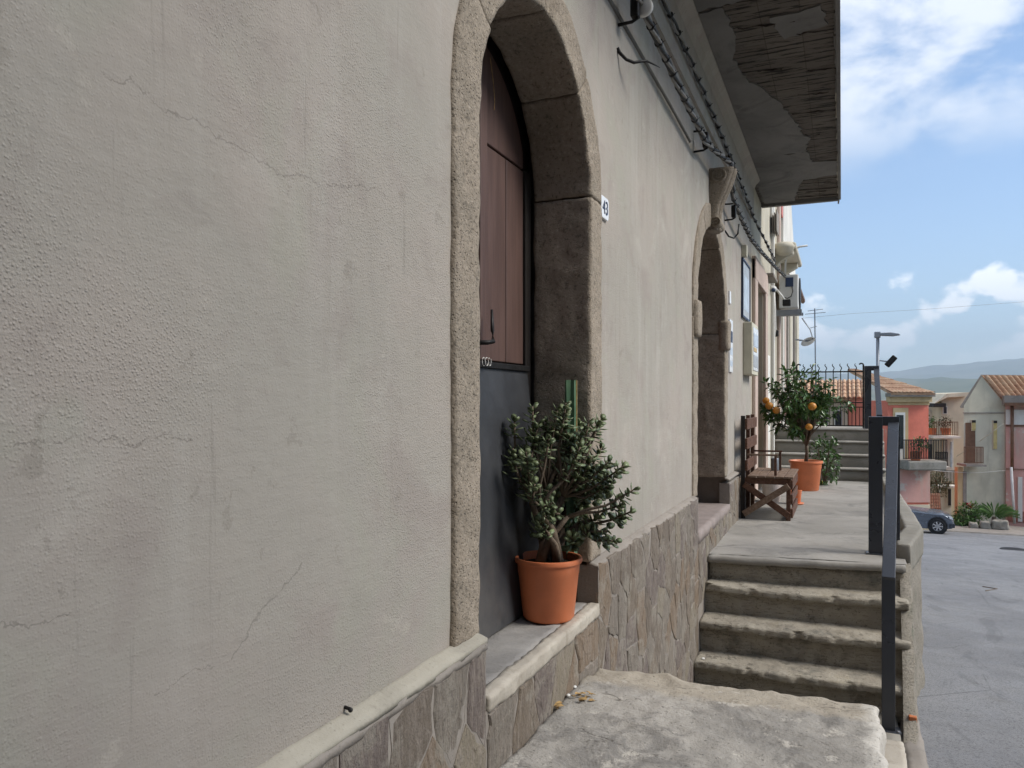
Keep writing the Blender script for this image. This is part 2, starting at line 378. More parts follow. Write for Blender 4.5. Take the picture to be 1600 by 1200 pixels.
def m_terrain():
    g = G('terrain', 1.0, .0)
    v = g.vor(.0042, out=1); 
    c = g.ramp(g.noise(.0016, 6, .65), [(.3, (.055, .075, .03)), (.5, (.10, .115, .05)), (.62, (.19, .165, .085)), (.75, (.24, .19, .115))])
    c = g.mix(.4, c, g.ramp(g.math('FRACT', g.math('MULTIPLY', v, 1.0)), [(0, (.05, .07, .03)), (.5, (.12, .125, .055)), (1, (.27, .22, .13))]))
    spk = g.vor(.022); sp2 = g.math('MULTIPLY', g.mr(spk, .12, .2, 1, 0), g.mr(g.noise(.0009, 3), .5, .62))
    c = g.mix(sp2, c, (.62, .56, .5))
    return g.out(c, 1.0)

PL = m_plaster()
TUFA = m_stone('tufa_stone', (.28, .24, .19), (.35, .295, .235), (.225, .185, .14), 1.0, .75)
SLATE = m_slate(); SLAB = m_slab(); STEP = m_step()
MORTAR = m_concrete('mortar', (.235, .21, .185), (.30, .268, .235), (.175, .158, .14))
CONC = m_concrete('terrace_concrete', (.255, .24, .215), (.345, .325, .295), (.17, .162, .15))
CURB = m_concrete('kerb_concrete', (.215, .20, .17), (.29, .27, .235), (.15, .145, .115))
RUBBLE = m_stone('rubble_render', (.25, .225, .185), (.32, .29, .245), (.16, .165, .125), 1.2, 1.0)
LEDGE = m_concrete('cream_ledge', (.345, .32, .265), (.41, .38, .315), (.28, .258, .215))
THRESH = m_concrete('threshold_screed', (.22, .21, .20), (.32, .305, .285), (.14, .135, .13), 2.5)
EDGEST = m_concrete('threshold_stone', (.38, .34, .285), (.46, .42, .355), (.26, .225, .18), 2.0)
ASPH = m_asphalt()
DOOR = m_door()
SHEET = simple('dark_grey_sheet', (.040, .042, .047), .45, .2, 3, .2, 12, .006, 0.0, .5, dirt=(.09, .085, .08))
DARK = simple('dark_wood_frame', (.022, .018, .016), .7)
IRON = simple('black_iron', (.018, .017, .017), .55, .2, 20, .2, 120, .002, .3)
STEEL = simple('anthracite_steel', (.055, .060, .072), .33, .03, 2, .02, 200, .001, .4, .5)
TERRA = simple('terracotta_plastic', (.66, .20, .085), .5, .1, 5, .08, 90, .002, 0, .4, dirt=(.62, .33, .21))
SOIL = simple('soil', (.04, .03, .02), .95, .4, 30, .8, 90, .02)
BARK = simple('jade_bark', (.15, .115, .085), .85, .3, 25, .6, 90, .006)
JADE = m_leaf('jade_leaf', (.085, .115, .055), (.19, .23, .12), .40)
CITL = m_leaf('citrus_leaf', (.035, .085, .02), (.085, .16, .04), .32)
SHRL = m_leaf('shrub_leaf', (.045, .11, .02), (.10, .19, .04), .5)
OLIV = m_leaf('pale_leaf', (.14, .17, .09), (.22, .25, .14), .6)
REDL = m_leaf('red_petal', (.30, .02, .02), (.42, .04, .035), .5)
CACT = m_leaf('cactus_skin', (.06, .13, .07), (.10, .18, .10), .5)
ORNG = simple('orange_peel', (.52, .22, .03), .45, .12, 20, .3, 140, .003, 0, .45)
WOOD = m_wood('brown_stained_wood', (.08, .038, .024), (.135, .068, .043))
WOODP = m_wood('weathered_seat_wood', (.15, .095, .065), (.23, .16, .115))
BALC = m_balcony()
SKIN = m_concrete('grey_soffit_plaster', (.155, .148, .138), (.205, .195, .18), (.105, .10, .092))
RUST = simple('rusty_rebar', (.03, .02, .016), .9, .4, 30, .6, 120, .005)
CABL = simple('grey_cable', (.20, .19, .175), .55, .2, 15)
CABD = simple('dark_cable', (.028, .027, .027), .5, .2, 15)
PLAW = simple('white_plastic', (.62, .61, .58), .45, .08, 4, .05)
TILEW = simple('white_enamel', (.78, .79, .80), .2, .03, 4, .02)
INK = simple('dark_ink', (.03, .045, .09), .5)
GREYB = simple('grey_board', (.40, .42, .44), .4, .1, 6)
BLUEP = simple('pale_blue_paint', (.45, .52, .60), .5, .15, 6)
BEIGE = simple('beige_frame', (.56, .53, .42), .6, .08, 6)
CREAM = m_wall('cream_render', (.52, .48, .39), (.42, .38, .30), 1.2)
PINKS = m_wall('pink_surround', (.54, .43, .37), (.44, .35, .30), 1.5)
PINKW = m_wall('faded_pink_render', (.60, .34, .29), (.54, .42, .35), .6, (.60, .53, .46))
REDW = m_wall('salmon_red_render', (.72, .215, .15), (.62, .20, .14), .8, (.72, .33, .25))
GREYW = m_wall('stained_grey_render', (.55, .52, .41), (.34, .32, .25), .5)
YELW = m_wall('pale_yellow_render', (.64, .56, .42), (.55, .48, .36), .5)
WHITW = m_wall('off_white_render', (.70, .68, .63), (.58, .55, .50), .5)
DIMW = m_wall('low_bounce_render', (.20, .175, .145), (.14, .125, .105), .6)  # dark so the added unseen houses bounce little light back
OCHRE = m_wall('ochre_trim', (.58, .44, .25), (.50, .37, .22), .8)
TILES = m_tiles()
GLASS = simple('dark_window', (.03, .035, .04), .15, .1, 3, .02, 30, .002, 0, .6)
SHUT = simple('wooden_shutter', (.16, .085, .05), .6)
YSH = simple('yellow_shutter', (.50, .40, .17), .6)
CARP = simple('blue_grey_car_paint', (.15, .175, .215), .2, .05, 2, .0, 30, .001, .5, .6)
TYRE = simple('tyre_rubber', (.02, .02, .021), .8)
RIM = simple('silver_rim', (.55, .56, .58), .3, .05, 6, .02, 60, .001, .8)
LAMPG = simple('galvanised_steel', (.24, .26, .29), .45, .1, 6, .05, 60, .001, .5)
TERR = m_terrain()
DRY = simple('dry_leaf', (.34, .22, .09), .8, .3, 40)

# ------------------------------------------------------------------ ground, road, terrace
SLOPE = .107
def roadz(y): return -1.65 - SLOPE * y
def terr_h(x, y):
    r = math.hypot(x, y); az = math.degrees(math.atan2(x, y))
    near = max(-14, min(3.0, -1.95 - SLOPE * y))
    t = min(1, max(0, (r - 75) / 900)); t = t*t*(3-2*t)
    h = near * (1 - t) + (-105) * t
    p = Vector((x*.00035, y*.00035, 3.1))
    k = min(1, max(0, (r - 2300) / 3600)); k = k*k*(3-2*k)
    h += k * (195 + 95 * noise.fractal(p*1.7, .8, 2.1, 5))
    k2 = min(1, max(0, (r - 8200) / 4200)); k2 = k2*k2*(3-2*k2)
    h += k2 * (250 + 24 * max(0, min(az, 24)) + 170 * noise.fractal(p*.9 + Vector((5,2,0)), .85, 2.1, 5))
    if r > 200: h += 7 * noise.noise(Vector((x*.006, y*.006, 0))) * t
    return h
mb = MB(); azs = []
a = -180.0
while a < 180:
    azs.append(a); a += .5 if -12 <= a < 26 else 6.0
rings = [.01, 4, 8, 12, 18, 25, 32, 40, 48, 56, 64, 72, 80, 95, 120, 160, 220, 300, 420, 600, 850, 1200, 1700] + [2300 + i*230 for i in range(20)] + [7000 + i*500 for i in range(17)]
na = len(azs)
for r in rings:
    for a in azs:
        x, y = r*math.sin(math.radians(a)), r*math.cos(math.radians(a)); mb.v.append((x, y, terr_h(x, y)))
for i in range(len(rings)-1):
    for k in range(na): mb.f.append((i*na+k, i*na+(k+1) % na, (i+1)*na+(k+1) % na, (i+1)*na+k))
g = mb.build('terrain', TERR, smooth=True, fix=False); struct(g)

mb = MB()
ys = lin(-14, 38.6, 60); xs = [-2.2, .30, .9, 1.6, 2.6, 4, 7, 11, 16]
for y in ys:
    for x in xs:
        z = roadz(y) + .012*nz((x, y, 0), .7) - .02*max(0, .6-x)*0
        mb.v.append((x if x > -2 else -2.2, y, z))
n = len(xs)
for i in range(len(ys)-1):
    for j in range(n-1): mb.f.append((i*n+j, i*n+j+1, (i+1)*n+j+1, (i+1)*n+j))
struct(mb.build('road', ASPH, smooth=True))

# pavement strip at the foot of the steps (rough, with a paler paving slab)
ZB = -2.02
mb = rough_block((-.96, 3.1, ZB-.5), (.33, 5.75, ZB), .06, .015, .012, 6, 3.3, fine=.006); struct(mb.build('pavement', CURB, smooth=True))
mb = rough_block((.335, 2.6, ZB-.5), (.455, 5.62, ZB-.03), .04, .02, .016, 7, 8.3, fine=.01); struct(mb.build('pavement_edge', MORTAR, smooth=True))
for k, (a, b) in enumerate(((4.15, 4.60), (4.62, 5.06))):
    tag(rough_block((.185, a, ZB-.03), (.335, b, ZB+.012), .03, .008, .005, 9, k+1.7, fine=.004).build('paving_slab', EDGEST, smooth=True),
        ('pale stone paving slab beside the foot of the near railing post', 'pale stone paving slab nearest the lower railing foot')[k], 'paving slab', 'pale slabs by the railing foot')

# terrace (raised pavement) with its kerb
ZP = -1.20
th_poly = [(-1.02, 6.12), (.42, 6.30), (.50, 6.60), (.52, 7.40), (.52, 12.5), (-1.02, 12.4)]
mb = MB(); 
nx, ny = 24, 90
def terr_pt(u, v):
    y0 = 6.12 + .17*u; y = y0 + (14.4-y0)*v; xr = .44 if y < 6.5 else (.44 + (y-6.5)/.9*.10 if y < 7.4 else .54)
    x = -1.02 + (xr+1.02)*u
    return (x, y, ZP + .006*nz((x, y, 0), 1.6) + .003*nz((x, y, 0), 7))
for j in range(ny+1):
    for i in range(nx+1): mb.v.append(terr_pt(i/nx, j/ny))
for j in range(ny):
    for i in range(nx): mb.f.append((j*(nx+1)+i, j*(nx+1)+i+1, (j+1)*(nx+1)+i+1, (j+1)*(nx+1)+i))
ter = struct(mb.build('terrace', CONC, smooth=True))
# front lip of the terrace above the top riser
o = rough_block((-.955, 6.04, ZP-.055), (.43, 6.30, ZP-.003), .03, .010, .004, 7, 2.2, warp=lambda p: Vector((p.x, p.y + .13*(p.x+.955), p.z)), fine=.003).build('terrace_lip', CONC, ter, smooth=True)
# retaining wall under terrace and steps
ret = thing('retaining_wall', 'rough rendered retaining wall between the stone steps and the road', 'wall', (.5, 8, -2.5))
prof = [(4.9, .40), (5.6, .435), (6.5, .47), (6.95, .545), (7.4, .625), (8.2, .635), (9.5, .625), (11, .62), (13.6, .62)]
def interp(y):
    for (a, xa), (b, xb) in zip(prof, prof[1:]):
        if y <= b: t = max(0, (y-a)/(b-a)); return xa + (xb-xa)*t
    return prof[-1][1]
mb = MB(); ys = lin(4.9, 13.6, 150); zs = 26
for y in ys:
    ztop = ZP - .03 if y > 6.42 else ZB + (ZP - .0 - ZB) * max(0, min(1, (y-5.15)/(6.3-5.15))) - .05
    zb = roadz(y) - .25
    for k in range(zs+1):
        z = zb + (ztop-zb)*k/zs; p = (0, y, z)
        mb.v.append((interp(y) + .035*(ztop-z)*.4 + .022*nz(p, 5, 1) + .014*nz(p, 16, 2) + .006*nz(p, 45, 3), y, z))
for i in range(len(ys)-1):
    for k in range(zs): mb.f.append((i*(zs+1)+k, (i+1)*(zs+1)+k, (i+1)*(zs+1)+k+1, i*(zs+1)+k+1))
o = len(mb.v)
for i, y in enumerate(ys): mb.v.append((interp(y)-.07, y, mb.v[i*(zs+1)+zs][2]-.015))
for i in range(len(ys)-1): mb.f.append((i*(zs+1)+zs, (i+1)*(zs+1)+zs, o+i+1, o+i))
mb.build('wall_face', RUBBLE, ret, smooth=True)
# kerb on the wall: bends outwards
outer = [(.476, 6.50), (.56, 6.95), (.64, 7.40), (.645, 8.3), (.635, 9.5), (.63, 12.2)]
inner = [(.385, 6.52), (.40, 6.95), (.50, 7.42), (.51, 8.3), (.51, 9.5), (.51, 12.2)]
KT = ZP + .105
def kerb_pt(t, w, z):
    t = t*(len(outer)-1); i = min(int(t), len(outer)-2); f = t-i
    a = Vector(inner[i]).lerp(Vector(inner[i+1]), f); b = Vector(outer[i]).lerp(Vector(outer[i+1]), f)
    c = a.lerp(b, w); return Vector((c.x, c.y, z))
mb = rough_block((0, 0, 0), (5, .13, .22), .02, .012, .005, 9, 4.4, warp=lambda p: kerb_pt(p.x/5, p.y/.13, KT-.22+p.z), fine=.004)
mb.build('kerb', CURB, ret, smooth=True)

# ------------------------------------------------------------------ lower stone steps (each tread its own stone)
st = thing('stone_steps', 'worn sandstone steps with rounded nosings leading up to the terrace', 'steps', (-.2, 5.8, ZB))
treads = [(5.46, -1.83), (5.68, -1.605), (5.90, -1.39)]
for k, (y, z) in enumerate(treads):
    def wp(p, k=k): return Vector((p.x, p.y + (.03+.03*k)*(p.x+.955)*.6, p.z - .02*(p.x+.955)*.5))
    def wv(p, z=z, y=y):
        # nosing: block thicker at top front, undercut below
        h = (z - p.z)
        if h > .055: p = Vector((p.x, max(p.y, y+.045+.012*nz((p.x, 0, p.z), 7)), p.z))
        if p.y < y + .03 and h < .07:
            chip = max(0, nz((p.x, y, h*.4), 9) - .12)*.075 + max(0, nz((p.x, y, h), 27) - .25)*.03; p = Vector((p.x, p.y + chip, p.z - chip*.5))
        wear = .018*math.exp(-((p.x+.25)/.45)**2) + .008*nz((p.x, y, 0), 4)
        if p.y < y + .12: p = Vector((p.x, p.y, p.z - wear*max(0, 1-(p.y-y)/.12)*(1 if h < .06 else 0)))
        return p
    rough_block((-.955, y, z-.235), (.425+.005*k, y+.42, z), .016, .012, .006, 5, 5.1+k*3, warp=wp, fine=.005, wav=wv).build('step', STEP, st, smooth=True)
rough_block((-.955, 6.10, -1.46), (.42, 6.4, ZP-.054), .025, .01, .014, 6, 15.5, warp=lambda p: Vector((p.x, p.y + .11*(p.x+.955), p.z)), fine=.009).build('top_riser', STEP, st, smooth=True)
o = MB().box(.38, .425, 5.30, 5.345, -2.0, -1.945).build('brick_fragment', simple('orange_brick', (.45, .15, .06), .8), None, bevel=.006)
tag(o, 'small orange brick fragment lodged at the side of the lowest step', 'brick fragment')

# ------------------------------------------------------------------ doorstep slab block in the foreground
ZL = -1.115
def slabwarp(p):
    e = .02*nz((p.x, 0, 0), 5) + .012*nz((p.x, 0, 0), 17)
    if p.y > 3.05: p = Vector((p.x, p.y + e, p.z))
    if p.x > .05: p = Vector((p.x + .02*nz((0, p.y, 0), 6) + .01*nz((0, p.y, p.z), 22), p.y, p.z))
    d = max(0, (p.y-2.9)/.3); 
    top = max(0, 1-(ZL-p.z)/.05)
    p = Vector((p.x, p.y, p.z - top*.022*max(0, min(1, d)) - top*.012*max(0, min(1, (p.y-2.99)/.04))*(.5+.9*nz((p.x, p.y, 0), 9))))
    return p
o = rough_block((-.957, 1.25, -1.95), (.125, 3.17, ZL), .018, .014, .006, 5, 7.7, wav=slabwarp, fine=.009).build('doorstep_slab', SLAB, smooth=True)
tag(o, 'broad weathered grey stone block in the foreground below the brown door', 'doorstep')
# gravelly fill beside it
o = rough_block((.10, 2.0, -2.1), (.19, 5.0, -1.95), .03, .02, .02, 14, 9.2, fine=.015).build('gravel_strip', RUBBLE, smooth=True); stuff(o); tag(o, 'gravelly rubble fill along the base of the doorstep block', 'gravel')

# ------------------------------------------------------------------ main house
XW = -1.0
H = thing('plastered_house', 'grey roughcast plastered house with two arched stone doorways and a balcony', 'house', (-1.2, 5, -1.8))
Y0, Y1, ZT = -7.0, 9.62, 7.5
doors = [dict(c=2.61, ri=.545, ro=.715, zs=.865, zb=-.70), dict(c=6.56, ri=.73, ro=.92, zs=.70, zb=-.72)]
def contour(y):
    for d in doors:
        t = abs(y - d['c'])
        if t <= d['ro'] - .012: return d['zs'] + math.sqrt(max(0, (d['ro']-.012)**2 - t*t))
    return None
cols = lin(Y0, 0, 20)
for d in doors:
    r = d['ro'] - .012
    cols += lin(cols[-1], d['c']-r, 14)[1:] + [d['c'] - r*math.cos(math.pi*i/40) for i in range(1, 41)]
cols += lin(cols[-1], Y1, 12)[1:]
mb = MB()
def edge_x(y, z):  # plaster swells a little and dips at the stone frames
    return XW + .004*nz((0, y, z), 1.3) + .002*nz((0, y, z), 5)
NZ = 40
for i in range(len(cols)-1):
    a, b = cols[i], cols[i+1]; mid = (a+b)/2; inside = contour(mid) is not None
    la = lb = -2.6
    if inside: la = contour(a) or doors[0 if mid < 4 else 1]['zs']; lb = contour(b) or doors[0 if mid < 4 else 1]['zs']
    zs_a = [la + (ZT-la)*(k/NZ)**1.4 if inside else la+(ZT-la)*k/NZ for k in range(NZ+1)]; zs_b = [lb + (ZT-lb)*(k/NZ)**1.4 if inside else lb+(ZT-lb)*k/NZ for k in range(NZ+1)]
    o = len(mb.v)
    for k in range(NZ+1): mb.v += [(edge_x(a, zs_a[k]), a, zs_a[k]), (edge_x(b, zs_b[k]), b, zs_b[k])]
    for k in range(NZ): mb.f.append((o+2*k, o+2*k+1, o+2*k+3, o+2*k+2))
# return faces + rear body (closed so that no light comes through)
mb.box(-6.5, -1.34, Y0, Y1, -2.6, ZT-.01)
for d in doors:
    pass
mb.f += []
wall = mb.build('wall', PL, H, smooth=False, fix=False)
wall.data.polygons.foreach_set('use_smooth', [True]*len(wall.data.polygons))
MB().box(-1.34, XW-.006, Y0, doors[0]['c']-.70, -2.6, ZT-.02).box(-1.34, XW-.006, doors[0]['c']+.70, doors[1]['c']-.90, -2.6, ZT-.02).box(-1.34, XW-.006, doors[1]['c']+.90, Y1-.003, -2.6, ZT-.02).box(-1.335, XW-.01, Y0+.1, Y1-.1, 1.70, ZT-.03).build('wall_core', MORTAR, H)

# stone door frames: jamb stones and arch stones
def frame_stone(d, s0, s1, seed, xf=-.986, xb=-1.25, gap=.002, amp=.0035, bottom=None):
    """s: -1..0 left jamb (0 at spring), 0..1 arch, 1..2 right jamb"""
    L = d['zs'] - d['zb']
    wd_ = d['ro'] - d['ri']
    A = math.pi*(d['ri']+wd_/2)
    def arc(s): return s*L if s < 0 else (s*A if s <= 1 else A + (s-1)*L)
    def inv(t): return t/L if t < 0 else (t/A if t <= A else 1 + (t-A)/L)
    ln = arc(s1) - arc(s0)
    def wp(p):
        s = inv(arc(s0) + p.x); r = d['ri'] + p.y
        if s < 0: y, z = d['c'] - r, d['zs'] + s*L
        elif s > 1: y, z = d['c'] + r, d['zs'] - (s-1)*L
        else: t = math.pi*(1-s); y, z = d['c'] + r*math.cos(t), d['zs'] + r*math.sin(t)
        return Vector((p.z, y, z))
    return rough_block((gap, 0, xb), (ln-gap, wd_, xf), .016, .009, amp, 4.0, seed, warp=wp, fine=.0055)
D1, D2 = doors
# frame jambs for door one reach the threshold on the inside, so use the ledge level for the face
for s0, s1 in ((-1.0, .17), (.17, .5), (.5, .75), (.75, .995), (.995, 2.0)):
    nm = 'jamb_stone' if s0 < 0 or s1 > 1.5 else 'arch_stone'
    frame_stone(D1, s0, s1, 3+s0*7).build(nm, TUFA, H, smooth=True)
for s0, s1 in ((-1.0, -.06), (-.06, .33), (.33, .67), (.67, 1.06), (1.06, 2.0)):
    nm = 'jamb_stone' if s0 < -.5 or s1 > 1.5 else 'arch_stone'
    frame_stone(D2, s0, s1, 13+s0*5, xb=-1.30).build(nm, TUFA, H, smooth=True)
# impost blocks of the far doorway
for sgn in (-1, 1):
    yc = D2['c'] + sgn*(D2['ri']+.085)
    rough_block((-1.05, yc-.095, .46), (-.955, yc+.095, .74), .03, .02, .006, 7, 3+sgn).build('impost_block', TUFA, H, smooth=True)
# carved keystone scroll over the far doorway
yc = D2['c']
prof = []
for i in range(25):
    t = i/24; z = 1.90 - .50*t
    xo = .235*(1-t)**.8*(1-.35*math.sin(t*math.pi*1.0)) + .055 + .03*math.sin(t*math.pi*2.2)
    prof.append((z, xo))
mb = MB(); nseg = 40; hw = .13
for z, xo in prof:
    k = .74 + .26*((z-1.40)/.5)
    for j in range(nseg+1):
        u = -1 + 2*j/nseg; flute = .035*abs(math.sin(u*math.pi*2.0))**.6 + .03*(1-u*u) - .035
        mb.v.append((-1.0 + max(.012, xo*(.62) + flute - (.05 if abs(u) > .97 else 0)), yc + u*hw*k, z))
for i in range(len(prof)-1):
    for j in range(nseg): mb.f.append((i*(nseg+1)+j, i*(nseg+1)+j+1, (i+1)*(nseg+1)+j+1, (i+1)*(nseg+1)+j))
o = len(mb.v)
for i in range(len(prof)):
    for e in (0, nseg): p = mb.v[i*(nseg+1)+e]; mb.v.append((-1.02, p[1], p[2]))
for i in range(len(prof)-1):
    mb.f.append((i*(nseg+1), (i+1)*(nseg+1), o+2*i+2, o+2*i)); mb.f.append((i*(nseg+1)+nseg, (i+1)*(nseg+1)+nseg, o+2*i+3, o+2*i+1))
mb.f.append(tuple(range(nseg+1)) + (o+1, o)); e = (len(prof)-1)*(nseg+1); mb.f.append(tuple(range(e, e+nseg+1)) + (o+2*len(prof)-1, o+2*len(prof)-2))
ks = mb.build('keystone_scroll', TUFA, H, smooth=True)
for zc, rr in ((1.84, .062), (1.46, .042)):
    MB().lathe([(.001, -.123), (rr*.25, -.123), (rr*.3, -.134), (rr*.45, -.134), (rr*.5, -.125), (rr*.7, -.125), (rr*.75, -.136), (rr*.95, -.134), (rr, -.12), (rr, .12), (rr*.7, .134), (.001, .134)], (-1.0 + rr*1.25, yc, zc), 20, 'y').build('volute', TUFA, ks, smooth=True)

# doors
dr = MB().box(-1.335, -1.295, 2.0, 3.22, -.9, 1.48).build('door', DARK, H)
XD = -1.275
zsplit = .135
def archtop(y, r): return D1['zs'] + math.sqrt(max(.0004, r*r - (y-D1['c'])**2))
def board(y0, y1, z0, z1, x0, x1, mat, name='board', r=.53):
    pts = [(y0, z0), (y1, z0)]; top = [(y, min(z1, archtop(y, r))) for y in lin(y1, y0, 8)]
    return MB().prism(pts + top, lambda a, b, c: (c, a, b), x0, x1).build(name, mat, dr, bevel=.004)
yl, yr = 2.07, 3.11
zrail = 1.00
for y0, y1 in ((2.07, 2.32), (2.326, 2.58), (2.586, 2.645), (2.651, 2.715), (2.721, 2.905), (2.911, 3.095)):
    board(y0, y1, zsplit+.02, 2 if y0 < 2.7 else zrail-.004, -1.30, XD + (.006 if 2.6 < y0 < 2.7 else 0), DOOR)
board(2.721, 3.095, zrail+.006, 2, -1.30, XD, DOOR, 'top_panel')
MB().box(-1.30, XD+.01, 3.10, 3.16, -.87, 1.0).build('frame_post', DARK, dr, bevel=.004)
# metal sheet on the lower half, the wide sheet leaning out a little
def sheet(y0, y1, yb0, yb1, z0, z1, xt, xb, name, mat=SHEET):
    vs = [(xb, yb0, z0), (xb, yb1, z0), (xt, y1, z1), (xt, y0, z1)]; t = .012
    return MB().add(vs + [(v[0]-t, v[1], v[2]) for v in vs], [(0,1,2,3), (7,6,5,4), (0,4,5,1), (1,5,6,2), (2,6,7,3), (3,7,4,0)]).build(name, mat, dr, bevel=.003)
sheet(2.02, 2.16, 2.02, 2.30, -.865, zsplit, XD+.012, XD+.055, 'metal_sheet')
sheet(2.168, 3.10, 2.31, 3.13, -.862, zsplit-.005, XD+.018, XD+.10, 'metal_sheet')
sheet(2.160, 2.172, 2.302, 2.322, -.862, zsplit-.005, XD+.024, XD+.112, 'sheet_fold')
MB().box(XD, XD+.03, 2.06, 3.10, zsplit-.012, zsplit+.012).build('sheet_rail', IRON, dr, bevel=.003)
a = onX(745, 535, XD+.02); 
MB().tube([(XD, a.y, a.z), (XD+.055, a.y+.02, a.z), (XD+.06, a.y+.06, a.z+.006), (XD+.05, a.y+.075, a.z+.05), (XD+.045, a.y+.08, a.z+.13)], [.009, .009, .009, .008, .005], 8).build('handle', IRON, dr, smooth=True)
b = onX(752, 565, XD+.02)
mb = MB()
for k in range(3): mb.tube([(XD+.03+.01*k, b.y+.012*math.cos(t+k)+.006*k, b.z+.016*math.sin(t+k)) for t in lin(0, 5, 10)], .0016, 5)
mb.build('wire_tie', PLAW, dr)
MB().tube([(XD+.03, 2.15, -.245), (XD+.075, 2.19, -.240)], .004, 6).build('latch_pin', PLAW, dr)
w = [onX(766, 90, XD+.02), onX(771, 130, XD+.02), onX(773, 160, XD+.02), onX(772, 172, XD+.02)]
MB().tube(w, .0014, 5).build('loose_straw', DRY, dr)
d2 = MB().box(-1.335, -1.31, 5.7, 7.4, -.95, 1.5).build('door', DOOR, H)
for y in lin(5.86, 7.1, 6): MB().box(-1.312, -1.295, y+.006, y+.196, -.92, 1.42).build('board', DOOR, d2, bevel=.004)
MB().ball((-1.285, 7.305, .40), .022, 8, 6).build('iron_ring_socket', IRON, H)

# plinth: mortar bed, slate pieces, ledge
XP = -.957
def clip(poly, a, b, c):
    out = []
    for i in range(len(poly)):
        p, q = poly[i], poly[(i+1) % len(poly)]; fp, fq = a*p[0]+b*p[1]-c, a*q[0]+b*q[1]-c
        if fp <= 0: out.append(p)
        if (fp < 0 < fq) or (fq < 0 < fp): t = fp/(fp-fq); out.append((p[0]+(q[0]-p[0])*t, p[1]+(q[1]-p[1])*t))
    return out
def slate_panel(y0, y1, z0, z1, n, sx, seed, parent, gap=.006):
    rg = random.Random(seed); cols_ = max(1, int(round(math.sqrt(n*(y1-y0)/(z1-z0)*sx)))); rows = max(1, int(round(n/cols_)))
    pts = []
    for i in range(cols_):
        for j in range(rows): pts.append((y0+(y1-y0)*(i+.5+rg.uniform(-.42, .42))/cols_, z0+(z1-z0)*(j+.5+(.25 if i % 2 else -.25)+rg.uniform(-.35, .35))/rows))
    for p in pts:
        poly = [(y0, z0), (y1, z0), (y1, z1), (y0, z1)]
        for q in pts:
            if q is p: continue
            k = 1.0
            nx_, nz_ = (q[0]-p[0]), (q[1]-p[1])*.55; L = math.hypot(nx_, nz_)
            mx, mz = (p[0]+q[0])/2, (p[1]+q[1])/2; a, b = nx_/L, nz_/L
            poly = clip(poly, a, b, a*mx+b*mz-gap)
            if len(poly) < 3: break
        if len(poly) < 3: continue
        # uneven split edges
        q = []
        for i in range(len(poly)):
            a, b = poly[i], poly[(i+1) % len(poly)]; L = math.hypot(a[0]-b[0], a[1]-b[1]); m = max(1, int(L/.035))
            for k in range(m):
                t = k/m; j = .010 if k else .006
                q.append((a[0]+(b[0]-a[0])*t+rg.uniform(-j, j), a[1]+(b[1]-a[1])*t+rg.uniform(-j, j)))
        cy, cz = sum(a[0] for a in q)/len(q), sum(a[1] for a in q)/len(q)
        dpt = rg.uniform(.0005, .0045); m = len(q); tl, tz = rg.uniform(-.03, .03), rg.uniform(-.02, .02)
        inn = [(cy+(a[0]-cy)*.95, cz+(a[1]-cz)*.965) for a in q]; inn2 = [(cy+(a[0]-cy)*.55, cz+(a[1]-cz)*.55) for a in q]
        mb = MB(); mb.v = [(XP-.01, *a) for a in q] + [(XP+dpt*.6, *a) for a in q] + [(XP+dpt+tl*(a[0]-cy)+tz*(a[1]-cz), *a) for a in inn] + [(XP+dpt+.002+rg.uniform(-.002, .002)+tl*(a[0]-cy)+tz*(a[1]-cz), *a) for a in inn2]
        for r in range(3):
            for i in range(m): mb.f.append((r*m+i, r*m+(i+1) % m, (r+1)*m+(i+1) % m, (r+1)*m+i))
        mb.f.append(tuple(range(3*m, 4*m)))
        mb.build('stone', SLATE, parent)
pl = MB().box(-1.05, XP, Y0, 2.035, -2.1, -.735).box(-1.05, XP, 2.035, 3.165, -2.1, -.915).box(-1.05, XP, 3.165, 5.66, -2.4, -.712).box(-1.05, XP, 5.66, 7.36, -2.2, -.99).box(-1.05, XP, 7.36, 9.6, -2.2, -.775).build('plinth', MORTAR, H)
slate_panel(.75, 2.03, -1.40, -.728, 30, .8, 4, pl, .005)
slate_panel(2.05, 3.16, -1.30, -.925, 9, .7, 9, pl, .004)
slate_panel(3.17, 5.65, -2.05, -.712, 105, 1.1, 15, pl, .004)
slate_panel(5.67, 7.35, -1.5, -1.0, 34, 2.0, 21, pl, .005)
slate_panel(7.37, 9.58, -1.25, -.785, 40, 2.0, 27, pl, .005)
def ledge(y0, y1, z, mat=LEDGE, w=.046):
    wob = lambda p: Vector((p.x, p.y, p.z - .35*(p.x+1.0)))
    rough_block((-1.01, y0, z-.020), (-1.0+w, y1, z), .018, .004, .0022, 9, y0, warp=wob, fine=.0018).build('ledge', mat, H, smooth=True)
ledge(-1.0, 2.045, -.682); ledge(3.165, 5.67, -.694, MORTAR, .044); ledge(7.34, 9.6, -.72, MORTAR, .044)
for (y0, y1, z) in ((-1.0, 2.04, -.722),):
    rough_block((-1.0, y0, z-.012), (XP+.003, y1, z+.012), .03, .003, .004, 9, y0+4, fine=.004).build('ledge_underside', MORTAR, H, smooth=True)
